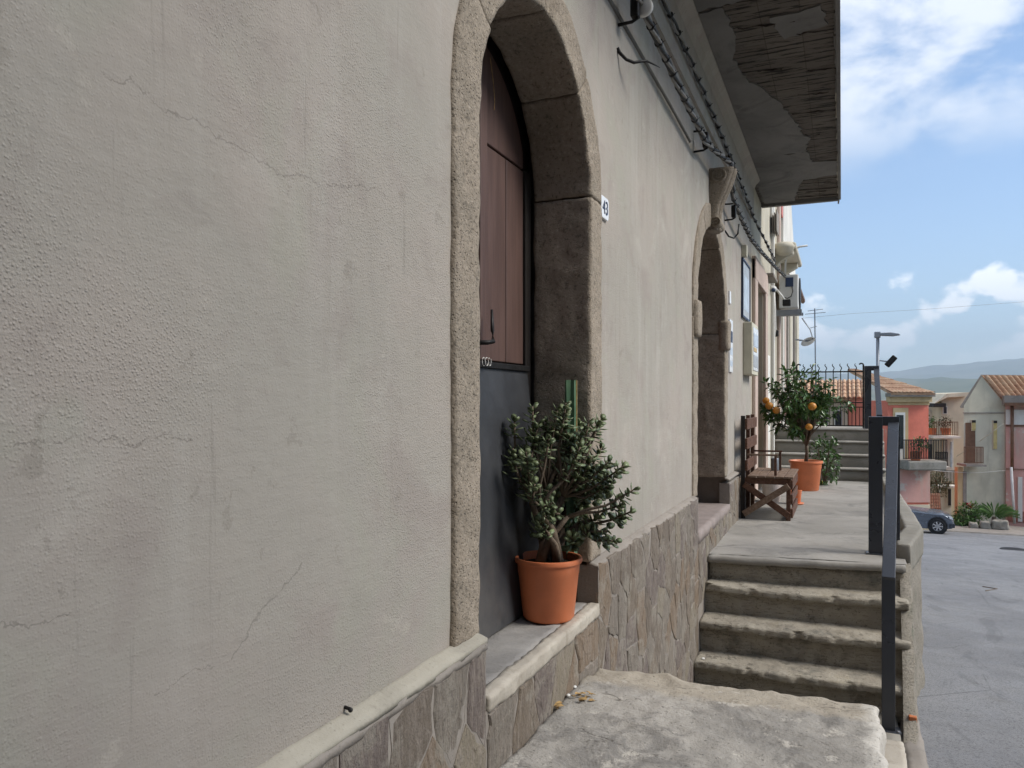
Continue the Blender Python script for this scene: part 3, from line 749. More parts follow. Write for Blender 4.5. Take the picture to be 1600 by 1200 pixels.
# threshold of the near door
rough_block((-1.31, 2.02, -1.0), (-.995, 3.18, -.872), .03, .006, .006, 8, 6.2, fine=.006).build('threshold', THRESH, H, smooth=True)
rough_block((-1.0, 2.042, -.925), (-.946, 3.162, -.869), .016, .007, .005, 8, 1.3, fine=.006).build('threshold_stone', EDGEST, H, smooth=True)
rough_block((-1.35, 5.66, -1.05), (-.95, 7.36, -.965), .04, .01, .004, 6, 9.9).build('threshold', simple('stone_threshold', (.26, .218, .20), .8, .12), H, smooth=True)
MB().tube([(-1.0, 1.40, -.672), (-.985, 1.40, -.674)], .004, 8).ball((-.984, 1.40, -.676), .0055, 8, 6).build('bolt_head', IRON, H)

# string course and balcony
ZC = 2.64; YB0, YB1 = 3.0, 10.92; XB = -.02
MB().prism([(-1.02, 2.18), (-.978, 2.18), (-.968, 2.22), (-.968, 2.52), (-.94, 2.58), (-.90, 2.62), (-.90, 2.70), (-1.02, 2.70)], lambda a, b, c: (a, c, b), 1.2, Y1).build('string_course', PL, H)
bal = MB().box(-1.0, XB, YB0, YB1, ZC+.012, ZC+.16).build('balcony', BALC, H)
MB().box(XB-.02, XB+.012, YB0, YB1+.01, ZC-.02, ZC+.17).build('edge_strip', SKIN, bal, bevel=.004)
MB().box(-.995, XB-.02, YB1-.06, YB1+.012, ZC-.035, ZC+.165).build('end_strip', SKIN, bal, bevel=.004)
rg = random.Random(5)
def patch(pts, seed, th=.014):
    rr = random.Random(seed); q = []
    for i in range(len(pts)):
        a, b = Vector(pts[i]), Vector(pts[(i+1) % len(pts)]); m = max(1, int((a-b).length/.05))
        for k in range(m):
            p = a.lerp(b, k/m); j = .018 if -.98 < p.x < XB-.04 else 0
            q.append((min(XB-.022, p.x+rr.uniform(-j, j)), p.y+rr.uniform(-j, j)))
    MB().prism(q, lambda a, b, c: (a, b, c), ZC-.004+.001*seed, ZC+.012).build('plaster_patch', SKIN, bal)
patch([(-.96, 3.05), (-.04, 3.05), (-.04, 5.2), (-.5, 5.25), (-.96, 5.3)], 1)
patch([(-.96, 5.35), (-.74, 5.3), (-.70, 5.8), (-.78, 6.1), (-.72, 6.6), (-.60, 6.9), (-.50, 7.25), (-.40, 7.7), (-.36, 8.1), (-.30, 8.3), (-.36, 8.75), (-.96, 8.75)], 2)
patch([(-.96, 8.76), (-.34, 8.76), (-.30, 9.15), (-.04, 9.2), (-.04, 9.75), (-.42, 9.85), (-.5, 10.2), (-.58, 10.85), (-.96, 10.85)], 3)
patch([(-.45, 5.6), (-.12, 5.55), (-.1, 5.85), (-.4, 5.95)], 4)
for y, x0, x1 in ((5.28, -.72, -.05), (5.66, -.68, -.30), (5.9, -.30, -.05), (6.45, -.62, -.44), (6.6, -.25, -.04), (7.1, -.35, -.10), (7.55, -.42, -.05), (8.2, -.33, -.2), (9.86, -.40, -.05), (10.02, -.46, -.12), (10.1, -.2, -.05), (10.33, -.5, -.05), (10.45, -.42, -.18), (10.68, -.52, -.05)):
    path = [(x0+(x1-x0)*t, y+.025*nz((t*3, y, 0), 2)+.04*t, ZC+.003+.006*nz((t*5, y, 1), 2)) for t in lin(0, 1, 10)]
    MB().tube(path, [.002+.009*abs(nz((p[0]*9, y, 0), 1)) for p in path], 6).build('rebar', RUST, bal)
for y in lin(5.3, 10.8, 15):
    rough_block((-.05, y, ZC-.006), (-.028, y+.2+.2*rg.random(), ZC+.02), .03, .006, .012, 12, y).build('plaster_crumb', LEDGE if rg.random() < .3 else SKIN, bal)

# ------------------------------------------------------------------ things on the near wall
tl = thing('house_number_tile', 'small white house number tile beside the near arched doorway', 'number tile', (-.99, 3.42, .86))
a, b = onX(938.5, 312, -.99), onX(951.5, 344, -.99); zc = .873; yc = (a.y+b.y)/2; hw, hh = .058, .05
pts = []
for cx, cz, t0 in ((1,1,0), (-1,1,90), (-1,-1,180), (1,-1,270)):
    for k in range(5): t = math.radians(t0+22.5*k); pts.append((yc+cx*(hw-.018)+.018*math.cos(t), zc+cz*(hh-.018)+.018*math.sin(t)))
MB().prism(pts, lambda a, b, c: (c, a, b), -1.004, -.988).build('tile', TILEW, tl, bevel=.003)
def text(body, size, loc, mat, parent, name='lettering', flip=False, ext=.0008):
    cu = bpy.data.curves.new(name, 'FONT'); cu.body = body; cu.size = size; cu.align_x = 'CENTER'; cu.align_y = 'CENTER'; cu.extrude = ext
    t = bpy.data.objects.new(name, cu); COL.objects.link(t)
    me = bpy.data.meshes.new_from_object(t.evaluated_get(bpy.context.evaluated_depsgraph_get())); bpy.data.objects.remove(t)
    me.transform(Matrix.Translation(loc) @ Matrix(((0,0,1,0), (1,0,0,0), (0,1,0,0), (0,0,0,1))))
    me.materials.clear(); me.materials.append(mat)
    o = bpy.data.objects.new(name, me); COL.objects.link(o); link(o, parent); return o
text('43', .088, (-.9865, yc, zc-.002), INK, tl, 'numerals')

def bundle(name, label, path, r, n, twist, mats, ties, seed):
    t = thing(name, label, 'cable', path[0])
    P = []
    for (a, b) in zip(path, path[1:]):
        a, b = Vector(a), Vector(b); m = max(2, int((b-a).length/.06))
        P += [a.lerp(b, k/m) for k in range(m)]
    P.append(Vector(path[-1])); L = 0; S = [0]
    for a, b in zip(P, P[1:]): L += (b-a).length; S.append(L)
    for k in range(n):
        q = [p + Vector((math.cos(s*twist+2*math.pi*k/n), 0, math.sin(s*twist+2*math.pi*k/n)))*r*1.05 + Vector((0, 0, .012*nz((s*.8, k*3, seed), 1))) for p, s in zip(P, S)]
        MB().tube(q, r, 6).build('strand', mats[k % len(mats)], t, smooth=True)
    for i in range(3, len(P)-2, ties):
        d = (P[i+1]-P[i]).normalized(); c = P[i]
        MB().tube([c-d*.006, c+d*.006], r*2.25, 10).tube([c+Vector((r*2.1, 0, 0)), c+Vector((r*2.1+.010, .004, .008))], .0022, 5).build('tie', CABD, t)
    return t
XC = -.90
bundle('cable_bundle', 'twisted bundle of grey and black cables strung along the wall below the balcony',
       [(XC, 1.3, 1.90), (XC, 3.2, 1.92), (XC, 3.72, 1.93), (XC, 4.7, 1.88), (XC, 5.6, 1.86), (XC, 5.95, 1.905), (XC+.06, 6.56, 1.96), (XC, 7.15, 1.83), (XC, 7.9, 1.76), (XC, 8.7, 1.74), (XC+.02, 9.8, 1.78), (-.86, 11.2, 1.86), (-.84, 13.2, 2.0)], .0105, 4, 9, [CABL, CABD, CABL, CABD], 3, 1.0)
bundle('upper_cable_run', 'thin clipped cable run under the balcony on the string course',
       [(-.945, 1.3, 2.30), (-.945, 4, 2.31), (-.94, 5.2, 2.30), (-.945, 6.5, 2.28), (-.945, 8, 2.22), (-.94, 9.4, 2.12), (-.88, 10.2, 2.0), (-.86, 11.4, 1.95)], .0085, 2, 12, [CABL, CABD], 4, 4.0)
# thin raised strip put in for the soft shadow line under the cables
o = MB().tube([(-.997, 1.5, 1.885), (-.997, 3.3, 1.87), (-.997, 4.8, 1.862), (-.997, 5.55, 1.85)], .011, 8).build('cable_shadow_strip', SKIN, None, smooth=True); tag(o, 'thin raised grey strip standing in for the shadow line below the cable bundle', 'shadow strip')
# brackets
def bracket(y, z, label, big=True):
    t = thing('cable_bracket', label, 'bracket', (-1, y, z), 'cable brackets on the wall')
    MB().tube([(-1.01, y, z+.075), (-.92, y, z+.072)], .008, 6).build('upper_arm', IRON, t)
    MB().tube([(-1.01, y, z-.075), (-.93, y, z-.072), (-.905, y, z-.06), (-.90, y, z-.03)], .008, 6).build('lower_arm', IRON, t, smooth=True)
    MB().box(-.935, -.895, y-.025, y+.025, z-.055, z+.055).build('clamp_block', IRON, t, bevel=.006)
    if big: MB().lathe([(.001, -.012), (.04, -.012), (.046, -.004), (.046, .010), (.03, .014), (.001, .014)], (-.885, y+.045, z+.01), 18, 'y').build('insulator', PLAW, t, smooth=True)
bracket(3.64, 1.90, 'black iron cable bracket with round white insulator nearest the camera')
bracket(7.32, 1.74, 'black iron cable bracket just past the carved keystone', False)
bracket(5.72, 1.90, 'black iron cable bracket just before the carved keystone', False)
hk = [Vector((-1.0, 3.62, 1.705)), Vector((-.99, 3.63, 1.685)), Vector((-.965, 3.66, 1.66)), Vector((-.935, 3.69, 1.652)), Vector((-.91, 3.72, 1.665)), Vector((-.885, 3.75, 1.675)), Vector((-.86, 3.78, 1.668)), Vector((-.835, 3.82, 1.662))]
o = MB().tube(hk, [.010, .009, .008, .008, .007, .006, .004, .002], 7).build('wall_hook', IRON, None, smooth=True); tag(o, 'curled black iron hook sticking out below the near cable bracket', 'hook')
o = MB().tube([(-1.0, 7.36, 1.58), (-.97, 7.4, 1.53), (-.93, 7.45, 1.52), (-.90, 7.5, 1.57), (-.89, 7.5, 1.66)], .008, 6).build('wall_hook', IRON, None, smooth=True); tag(o, 'curved black hook hanging under the cables past the keystone', 'hook')
o = MB().box(-1.0, -.94, 8.62, 8.70, 1.55, 1.68).build('junction_box', BEIGE, None, bevel=.008); tag(o, 'small yellowish junction box on the wall under the cables', 'junction box')

# plaques and boards between far doorway and neighbour
o = MB().box(-1.0, -.985, 7.18, 7.27, .93, 1.05).build('number_plate', TILEW, None, bevel=.003); o.location.y = .42; tag(o, 'tiny white plate high beside the far arched doorway', 'plate')
t = thing('wall_plaque', 'narrow white plaque with blue marks beside the far doorway', 'plaque', (-1, 7.7, .6))
MB().box(-1.0, -.985, 7.60, 7.82, .27, .78).build('plate', TILEW, t, bevel=.003)
for k, (z, h) in enumerate(((.56, .11), (.44, .07), (.33, .05))): MB().box(-.986, -.9835, 7.63, 7.79, z, z+h).build('printed_mark', BLUEP if k else INK, t)
t = thing('notice_frame', 'flat grey notice board in a thin dark frame on the wall', 'notice board', (-1, 9, 1.2))
a, b = onX(1160, 440, -.98), onX(1171, 500, -.98)
y0, y1 = 8.62, 9.30
MB().box(-1.0, -.985, y0, y1, .92, 1.52).build('board', GREYB, t)
MB().box(-1.0, -.975, y0-.02, y0, .90, 1.54).box(-1.0, -.975, y1, y1+.02, .90, 1.54).box(-1.0, -.975, y0, y1, .90, .92).box(-1.0, -.975, y0, y1, 1.52, 1.54).build('frame', INK, t)
MB().box(-.986, -.983, y0+.12, y1-.06, 1.0, 1.38).build('sheet', BLUEP, t)
t = thing('display_case', 'cream box display case with posters beside the pink doorway', 'display case', (-1, 9, .6))
y0, y1 = 8.78, 9.42
MB().box(-1.0, -.90, y0, y1, .28, .86).build('case', BEIGE, t, bevel=.01)
MB().box(-.905, -.893, y0+.05, y1-.05, .33, .81).build('poster', TILEW, t)
MB().box(-.894, -.889, y0+.09, y1-.09, .60, .74).build('picture', BLUEP, t); MB().box(-.894, -.889, y0+.09, y1-.25, .54, .585).build('picture', OCHRE, t); MB().box(-.894, -.889, y0+.09, y1-.12, .37, .50).build('picture', GREYB, t)

# ------------------------------------------------------------------ neighbour house with pink door surround
N2 = thing('neighbour_house', 'cream rendered neighbour house with a pink door surround past the grey wall', 'house', (-1.2, 12, -1.2))
mb = MB().box(-6, -1.0, 9.63, 10.02, -1.6, 6.5).box(-6, -1.0, 11.08, 14.9, -1.6, 6.5).box(-6, -1.0, 10.02, 11.08, 1.47, 6.5).box(-6, -1.45, 10.02, 11.08, -1.6, 1.47)
mb.build('wall', CREAM, N2)
MB().box(-1.0, -.955, 9.70, 10.0, -1.2, 1.72).build('door_jamb', PINKS, N2, bevel=.01)
MB().box(-1.0, -.955, 11.10, 11.40, -1.2, 1.72).build('door_jamb', PINKS, N2, bevel=.01)
MB().box(-1.0, -.950, 9.70, 11.40, 1.47, 1.75).build('lintel', PINKS, N2, bevel=.01)
MB().box(-1.0, -.87, 11.3, 12.0, 1.73, 1.78).build('lintel_cap', MORTAR, N2, bevel=.01)
MB().box(-1.44, -1.38, 10.03, 11.07, -1.2, 1.46).build('door', SHUT, N2)
MB().box(-1.02, -.97, 11.6, 11.95, -1.2, .65).build('pale_door_panel', WHITW, N2, bevel=.01)
for y, w, m in ((12.4, .12, WHITW), (13.6, .25, PINKS), (14.5, .22, WHITW)): MB().box(-1.0, -.95, y, y+w, -1.2, 6.2).build('pilaster', m, N2, bevel=.01)
# balcony on corbels
MB().box(-1.0, -.66, 12.9, 14.85, 2.40, 2.50).build('balcony_slab', CREAM, N2, bevel=.03)
for y in (13.0, 14.3):
    MB().prism([(-1.0, 2.12), (-.97, 2.12), (-.90, 2.22), (-.80, 2.28), (-.71, 2.33), (-.70, 2.40), (-1.0, 2.40)], lambda a, b, c: (a, c, b), y, y+.2).build('corbel', CREAM, N2, bevel=.02)
MB().lathe([(.001, 2.27), (.08, 2.28), (.13, 2.32), (.14, 2.37), (.155, 2.385), (.155, 2.42), (.12, 2.47), (.001, 2.48)], (-.83, 12.8, 0), 24).build('moulded_boss', CREAM, N2, smooth=True)
for k in range(4): MB().box(-1.0+.03*k, -.985+.03*k, 12.35-.05*k, 12.62, 2.55, 2.78+.03*k).build('bracket_fin', MORTAR, N2)
MB().box(-1.0, -.965, 12.3, 12.66, 2.78, 4.2).build('pilaster', WHITW, N2, bevel=.008)
MB().box(-.99, -.962, 14.2, 14.88, 3.25, 3.75).build('pink_panel', simple('pink_stain', (.55, .2, .18), .8), N2)

# air conditioner on a steel bracket
ac = thing('air_conditioner', 'white air conditioner outdoor unit on a wall bracket past the pink doorway', 'air conditioner', (-.8, 14, 1.6))
p0, p1 = onY(1217, 432, 13.2), onY(1247, 482, 13.2)
x0, x1, z1, z0 = p0.x, p1.x, onY(1230, 429, 13.2).z, onY(1230, 481, 13.2).z
MB().box(x0, x1, 13.2, 14.0, z0, z1).build('casing', PLAW, ac, bevel=.015)
MB().box(x0+.10, x0+.22, 13.188, 13.2, z1-.20, z1-.05).build('service_hatch', INK, ac, bevel=.003)
MB().tube([(x0+.20, 13.19, z1-.2), (x0+.215, 13.17, z1-.28), (x0+.19, 13.17, z1-.36), (x0+.13, 13.17, z1-.39), (x0+.09, 13.18, z1-.37)], .008, 6).build('hose', CABD, ac, smooth=True)
MB().lathe([(.25, -.004), (.26, 0), (.26, .012), (.001, .012)], (0, 0, 0), 24, 'y').build('fan_grille', IRON, ac).matrix_basis = Matrix.Translation((x1+.005, 13.6, (z0+z1)/2)) @ Matrix.Rotation(math.radians(-90), 4, 'Z')
for y in (13.3, 13.85): MB().box(-1.0, x1+.05, y-.02, y+.02, z0-.07, z0-.02).build('bracket_arm', LAMPG, ac)
MB().box(-1.0, x1+.06, 13.12, 13.2, z0-.13, z0-.045).build('bracket_rail', LAMPG, ac, bevel=.004)
# security cameras
t = thing('security_camera', 'white dome security camera on the wall in front of the air conditioner', 'camera', (-.9, 12.2, 1.5))
c = onY(1208, 452, 12.3)
MB().tube([(-1.0, 12.3, c.z+.04), (c.x, 12.3, c.z+.03)], .022, 10).build('arm', PLAW, t, smooth=True)
MB().ball(c, .055, 14, 9).build('housing', PLAW, t, smooth=True); MB().ball((c.x+.005, c.y-.035, c.z-.015), .034, 10, 7).build('lens', INK, t, smooth=True)
t = thing('flood_light', 'black spotlight tilted down below the air conditioner hatch', 'spotlight', (-.8, 12.9, 1.5))
c = onY(1229, 474, 12.95)
MB().tube([onY(1213, 452, 12.9), onY(1222, 463, 12.92), c], .018, 8).build('arm', PLAW, t, smooth=True); MB().box(c.x-.06, c.x+.06, 12.9, 13.02, c.z-.04, c.z+.06).build('head', IRON, t, bevel=.012)
t = thing('wall_lamp', 'small black wall lamp below the bracket of the air conditioner', 'wall lamp', (-.95, 12.6, .9))
c = onY(1211, 521, 12.7)
MB().box(-1.0, c.x+.05, 12.66, 12.74, c.z-.05, c.z+.05).build('head', IRON, t, bevel=.015); MB().box(-1.0, -.97, 12.62, 12.78, c.z-.09, c.z+.09).build('wall_plate', PLAW, t, bevel=.006)
o = MB().tube([(-.97, 12.5, 1.75), (-.95, 12.45, 1.4), (-.95, 12.5, 1.1), (-.97, 12.52, .9)], .022, 8).build('drain_pipe', WHITW, None, smooth=True); tag(o, 'thin pale pipe running down the wall by the black lamp', 'pipe')
o = MB().tube([(-.84, 13.1, 2.0), (-.83, 13.15, 2.35), (-.75, 13.15, 2.42), (-.62, 13.15, 2.46), (-.5, 13.15, 2.47)], .016, 8).build('white_hose', PLAW, None, smooth=True); tag(o, 'white hose looping under the neighbour balcony above the air conditioner', 'hose')

# third house further up the lane
N3 = thing('far_lane_house', 'pale house with a dark projecting eave at the end of the terrace', 'house', (-1.2, 17, -1))
MB().prism([(14.92, -1.5), (20.2, -1.5), (20.2, 2.35), (19.4, 2.9), (17.2, 4.6), (16.6, 5.6), (14.92, 5.6)], lambda a, b, c: (c, a, b), -6, -1.0).build('wall', WHITW, N3)
MB().prism([(-1.0, 2.25), (-.78, 2.12), (-.74, 2.16), (-.74, 2.22), (-1.0, 2.4)], lambda a, b, c: (a, c, b), 15.0, 18.1).build('eave', SHUT, N3)
for y, w, m in ((15.0, .35, PINKS), (15.9, .3, MORTAR), (16.6, .8, CREAM), (18.2, .25, MORTAR), (19.2, .9, CREAM)): MB().box(-1.0, -.96, y, y+w, -1.2, 2.1).build('pilaster', m, N3)
MB().box(-1.3, -.93, 14.95, 16.2, -.6, -.1).build('low_wall', PINKW, N3)
t = thing('satellite_dish', 'small white satellite dish on the end of the pale lane house', 'satellite dish', (-.6, 19, 1.4))
c = onY(1262, 533, 18.6)
MB().lathe([(.001, .03), (.06, .025), (.12, .01), (.16, -.015)], (0, 0, 0), 20, 'y').build('dish', PLAW, t, smooth=True).matrix_basis = Matrix.Translation(c) @ Matrix.Rotation(math.radians(60), 4, 'X') @ Matrix.Rotation(.4, 4, 'Z')
MB().tube([(-1.0, 18.6, c.z+.05), c], .02, 6).tube([onY(1253, 497, 18.6), onY(1266, 515, 18.6), onY(1270, 530, 18.6), c], .016, 6).build('arm', LAMPG, t, smooth=True)
t = thing('tv_antenna', 'thin television antenna mast above the iron gate', 'antenna', onY(1275, 600, 30))
MB().tube([onY(1275, 640, 30), onY(1273, 482, 30)], .022, 6).build('mast', LAMPG, t)
for yy, l, r in ((484, 1262, 1286), (489, 1258, 1290), (511, 1264, 1276)): MB().tube([onY(l, yy+2, 30), onY(r, yy-1, 30)], .012, 5).build('element', LAMPG, t)

# ------------------------------------------------------------------ upper steps, gate
us = thing('upper_steps', 'four grey concrete steps rising to the iron gate', 'steps', (-.2, 13, ZP))
for k in range(4):
    z = ZP + .187*(k+1); y = 12.42 + .27*k
    rough_block((-1.0, y, ZP-.02), (.60, 14.6 if k == 3 else y+.30, z-.028), .08, .006, .004, 4, k*2.0).build('riser', CURB, us, smooth=True)
    rough_block((-1.0, y-.025, z-.03), (.60, 14.8 if k == 3 else y+.28, z), .05, .008, .003, 5, k*2.0+1).build('tread', CONC, us, smooth=True)
ZG = ZP + .748
gt = thing('iron_gate', 'black wrought iron gate with wavy spikes at the top of the upper steps', 'gate', (-.15, 13.55, ZG))
YG = 13.55
gx0, gx1 = onY(1245, 600, YG).x, onY(1349, 600, YG).x
zt = onY(1300, 581, YG).z
def gz(py): return onY(1300, py, YG).z
for py, th_ in ((665, .02), (636, .016), (629, .016), (581, .022)):
    z = max(gz(py), ZG+.03); MB().box(gx0, gx1, YG-.008, YG+.008, z-th_/2, z+th_/2).build('rail', IRON, gt)
nb = 19
for k in range(nb):
    x = gx0 + (gx1-gx0)*k/(nb-1)
    if k in (0, nb-1):
        s = 1 if k == 0 else -1
        path = [(x, YG, ZG), (x, YG, zt+.10)] + [(x + s*(.03-.03*math.cos(t)), YG, zt+.10+.03*math.sin(t)) for t in lin(.3, 2.8, 6)]
        MB().tube(path, .013, 6).build('hooked_post', IRON, gt, smooth=True)
    elif k % 2 == 0:
        path = [(x, YG, ZG+.03), (x, YG, zt+.03)] + [(x + .014*math.sin(t*6.0), YG, zt+.03+.10*t) for t in lin(.1, 1, 8)]
        MB().tube(path, [.008]*(len(path)-2) + [.006, .003], 5).build('bar', IRON, gt)
    else: pass
for k in range(1, nb-1, 2):
    if k % 2: 
        x = gx0 + (gx1-gx0)*k/(nb-1); MB().tube([(x, YG, ZG+.03), (x, YG, gz(636))], .005, 4).build('thin_bar', IRON, gt)

# ------------------------------------------------------------------ unseen houses added beside and behind the viewer to block sky and sun
OP = thing('added_shade_house', 'unseen dark house added across the lane to shade the near wall', 'house', (7, -4, -2))
MB().box(5.0, 11, -16, 1.5, -3.2, 6.5).build('wall', DIMW, OP); MB().box(4.7, 11.2, -16.3, 1.7, 6.5, 6.7).build('eave', TILES, OP)
for y in (-10, -5.5, -1):
    for z in (-.9, 1.8): w_ = MB().box(4.94, 5.02, y-.55, y+.55, z, z+1.5).build('window', WHITW, OP); MB().box(4.925, 4.945, y-.45, y+.45, z+.1, z+1.4).build('pane', GLASS, w_)

LE = thing('lane_end_sky_blocker', 'unseen dark house added behind the viewer to block low sky light', 'house', (2, -10, -1))  # added out of view to cut sky light on the door reveals
MB().box(-1.0, 4.25, -15, -6.0, -2.5, 7.2).build('wall', DIMW, LE); MB().box(-1.0, 4.25, -15.2, -5.7, 7.2, 7.4).build('eave', TILES, LE)
w_ = MB().box(1.2, 2.4, -6.0, -5.94, .5, 2.1).build('window', WHITW, LE); MB().box(1.3, 2.3, -5.945, -5.93, .6, 2.0).build('pane', GLASS, w_)
# ------------------------------------------------------------------ steel railings
def railing(label, low, high, base_low, base_high, xin, group='steel stair railings'):
    t = thing('stair_railing', label, 'railing', (low[0], low[1], base_low), group)
    w = .075
    lx, ly, lz = low; hx, hy, hz = high
    MB().box(lx-w/2, lx+w/2, ly-.02, ly+.02, base_low, lz+.004).build('lower_post', STEEL, t, bevel=.003)
    MB().bar((lx, ly-.02, lz), (hx, hy, hz), w, .045).build('handrail', STEEL, t, bevel=.003)
    MB().box(xin-.05, xin+.05, hy-.12, hy-.08, base_high, hz+.02).build('upper_post', STEEL, t, bevel=.003)
    MB().box(xin-.05, hx+w/2, hy-.077, hy-.03, hz-.05, hz+.022).build('top_link', STEEL, t, bevel=.003)
    MB().box(hx+.01, hx+.045, hy-.02, hy+.06, base_high+.02, hz-.03).build('rear_post', STEEL, t, bevel=.003)
    for bx_, by_, bz_ in ((lx, ly, base_low), (xin, hy-.10, base_high)):
        pb = MB().box(bx_-.07, bx_+.07, by_-.05, by_+.05, bz_, bz_+.008).build('base_plate', STEEL, t, bevel=.002)
        for sx in (-1, 1): MB().lathe([(.009, .0), (.009, .008), (.001, .009)], (bx_+sx*.055, by_-.03, bz_+.008), 6).build('bolt', RIM, pb)
    return t
pl_ = onY(1388, 905, 5.25); ph = onY(1396, 655, 6.72)
railing('dark grey steel handrail beside the lower stone steps', (pl_.x, 5.25, pl_.z), (ph.x, 6.72, ph.z), ZB-.01, ZP, onY(1368, 700, 6.62).x)
pl2 = onY(1374, 650, 12.3); ph2 = onY(1369, 574, 13.4)
r2 = railing('dark grey steel handrail beside the upper steps next to the gate', (pl2.x, 12.3, pl2.z), (ph2.x, 13.4, ph2.z), ZP, ZG, onY(1356, 600, 13.3).x)

# ------------------------------------------------------------------ jade plant in its pot
def pot(t, c, r, h, name='pot', mat=TERRA, rb=.80):
    prof = [(.001, .004), (r*rb-.01, .0), (r*rb, .012), (r*.94, h*.74), (r*.955, h*.75), (r*.975, h*.90), (r*.985, h*.915), (r*1.04, h*.92), (r*1.06, h*.945), (r*1.04, h*.995), (r*.99, h), (r*.95, h*.985), (r*.93, h*.86), (.001, h*.86)]
    MB().lathe(prof, c, 48).build(name, mat, t, smooth=True).modifiers.new('e', 'EDGE_SPLIT').split_angle = math.radians(50)
    MB().lathe([(.001, h*.90), (r*.5, h*.895), (r*.94, h*.87)], c, 24).build('soil', SOIL, t, smooth=True)
def leaf_add(mb, p, d, n, L, Wd, th=.0, curl=.15, pts=4):
    d = d.normalized(); s = d.cross(n)
    if s.length < 1e-3: s = d.cross(Vector((1, .2, 0)))
    s.normalize(); n = s.cross(d)
    if th:   # fleshy leaf: closed lens of obovate outline
        o = len(mb.v); ring = []
        for k in range(8):
            t = 2*math.pi*k/8; a = .5-.5*math.cos(t); wv_ = math.sin(t)*(.62+.55*a)
            ring.append(p + d*L*a + s*Wd*.5*wv_ + n*curl*L*(a*a))
        mb.v += [tuple(q) for q in ring]; c = p + d*L*.58
        mb.v += [tuple(c+n*(th+curl*L*.3)), tuple(c-n*(th-curl*L*.3))]
        for k in range(8): mb.f.append((o+k, o+(k+1) % 8, o+8)); mb.f.append((o+(k+1) % 8, o+k, o+9))
    else:    # thin leaf with a folded midrib
        o = len(mb.v); W2 = Wd*.5
        mb.v += [tuple(q) for q in (p, p+d*L*.3+s*W2*.85+n*L*.05, p+d*L*.65+s*W2*.8+n*L*.02, p+d*L-n*L*curl, p+d*L*.65-s*W2*.8+n*L*.02, p+d*L*.3-s*W2*.85+n*L*.05, p+d*L*.33-n*L*.0, p+d*L*.66-n*L*curl*.4)]
        mb.f += [(o, o+1, o+6), (o+1, o+2, o+7, o+6), (o+2, o+3, o+7), (o, o+6, o+5), (o+6, o+7, o+4, o+5), (o+7, o+3, o+4)]
rg = random.Random(11)
JP = onX(857, 975, -1.075); jx, jy = -1.075, JP.y; jz = -.868; PR = .128; PH = .245
J = thing('potted_jade_plant', 'bushy jade plant in a terracotta pot on the threshold of the brown door', 'potted plant', (jx, jy, jz))
pot(J, (jx, jy, jz), PR, PH)
stems = MB(); fol = MB()
base = Vector((jx, jy, jz+PH*.9))
def rnd_unit(r): 
    while True:
        v = Vector((r.uniform(-1, 1), r.uniform(-1, 1), r.uniform(-1, 1)))
        if .05 < v.length < 1: return v.normalized()
def rosette(p, d, n=9, L=.034):
    d = d.normalized(); a = d.orthogonal().normalized(); b = d.cross(a)
    for k in range(n):
        t = k*2.4 + rg.uniform(-.3, .3); lv = k/n
        out = (a*math.cos(t)+b*math.sin(t)); dr_ = (out*(1.0-.45*lv) + d*(.05+.62*lv)).normalized()
        leaf_add(fol, p - d*(.08*(1-lv)) + d*.006*rg.random(), dr_, d, L*(1.05-.4*lv)*rg.uniform(.7, 1.1), L*.62*(1.05-.3*lv)*rg.uniform(.8, 1.1), .003, rg.uniform(.0, .2))
mains = []
for k, (yy, xx, hh) in enumerate(((-.15, .02, .24), (-.06, -.06, .28), (.03, .05, .26), (.10, -.05, .27), (.17, .05, .22), (.22, .0, .16), (-.16, .06, .14), (.06, .10, .15), (-.02, .09, .19))):
    a = k*2.1; b0 = base + Vector((.045*math.cos(a), .05*math.sin(a), -.02)); tp = base + Vector((xx, yy, hh)); md = b0.lerp(tp, .5) + Vector((.01*math.cos(k), .02*math.sin(k*3), .03))
    stems.tube([b0, b0.lerp(md, .5)+Vector((0, 0, .01)), md, md.lerp(tp, .5), tp], [.024, .021, .018, .015, .012] if k < 5 else [.017, .014, .012, .010, .008], 7); mains.append((tp, md))
jc = Vector((-1.01, jy+.03, -.285)); tips = []
for k in range(56):
    v = rnd_unit(rg)*(rg.random()**.28); tips.append(jc + Vector((v.x*.185, v.y*.265, v.z*.285)))
for px, py in ((975, 728), (990, 765), (985, 800), (962, 845), (950, 830), (968, 790), (832, 635), (795, 655), (780, 700), (885, 640), (940, 655)): tips.append(ray(px, py)*(2.98 if px > 940 else 3.05))
for tp in tips:
    tp.x = max(tp.x, -1.19)
    m0 = min(mains, key=lambda m_: (m_[0]-tp).length); st0 = m0[0] if tp.z > m0[0].z - .05 else m0[1]
    md = st0.lerp(tp, .55) + rnd_unit(rg)*.025 + Vector((0, 0, -.012))
    stems.tube([st0, st0.lerp(md, .5)+rnd_unit(rg)*.01, md, md.lerp(tp, .6), tp], [.0080, .0065, .0052, .0042, .0035], 5)
    d = (tp-md).normalized(); rosette(tp, (d + Vector((.25, -.1, .45))).normalized(), rg.randint(10, 13), .054)
    if rg.random() < .55: rosette(md.lerp(tp, .5), (d + rnd_unit(rg)*.9 + Vector((.3, -.2, .2))).normalized(), 8, .052)
stems.build('stem', BARK, J, smooth=True)
stuff(fol.build('foliage', JADE, J, smooth=True))
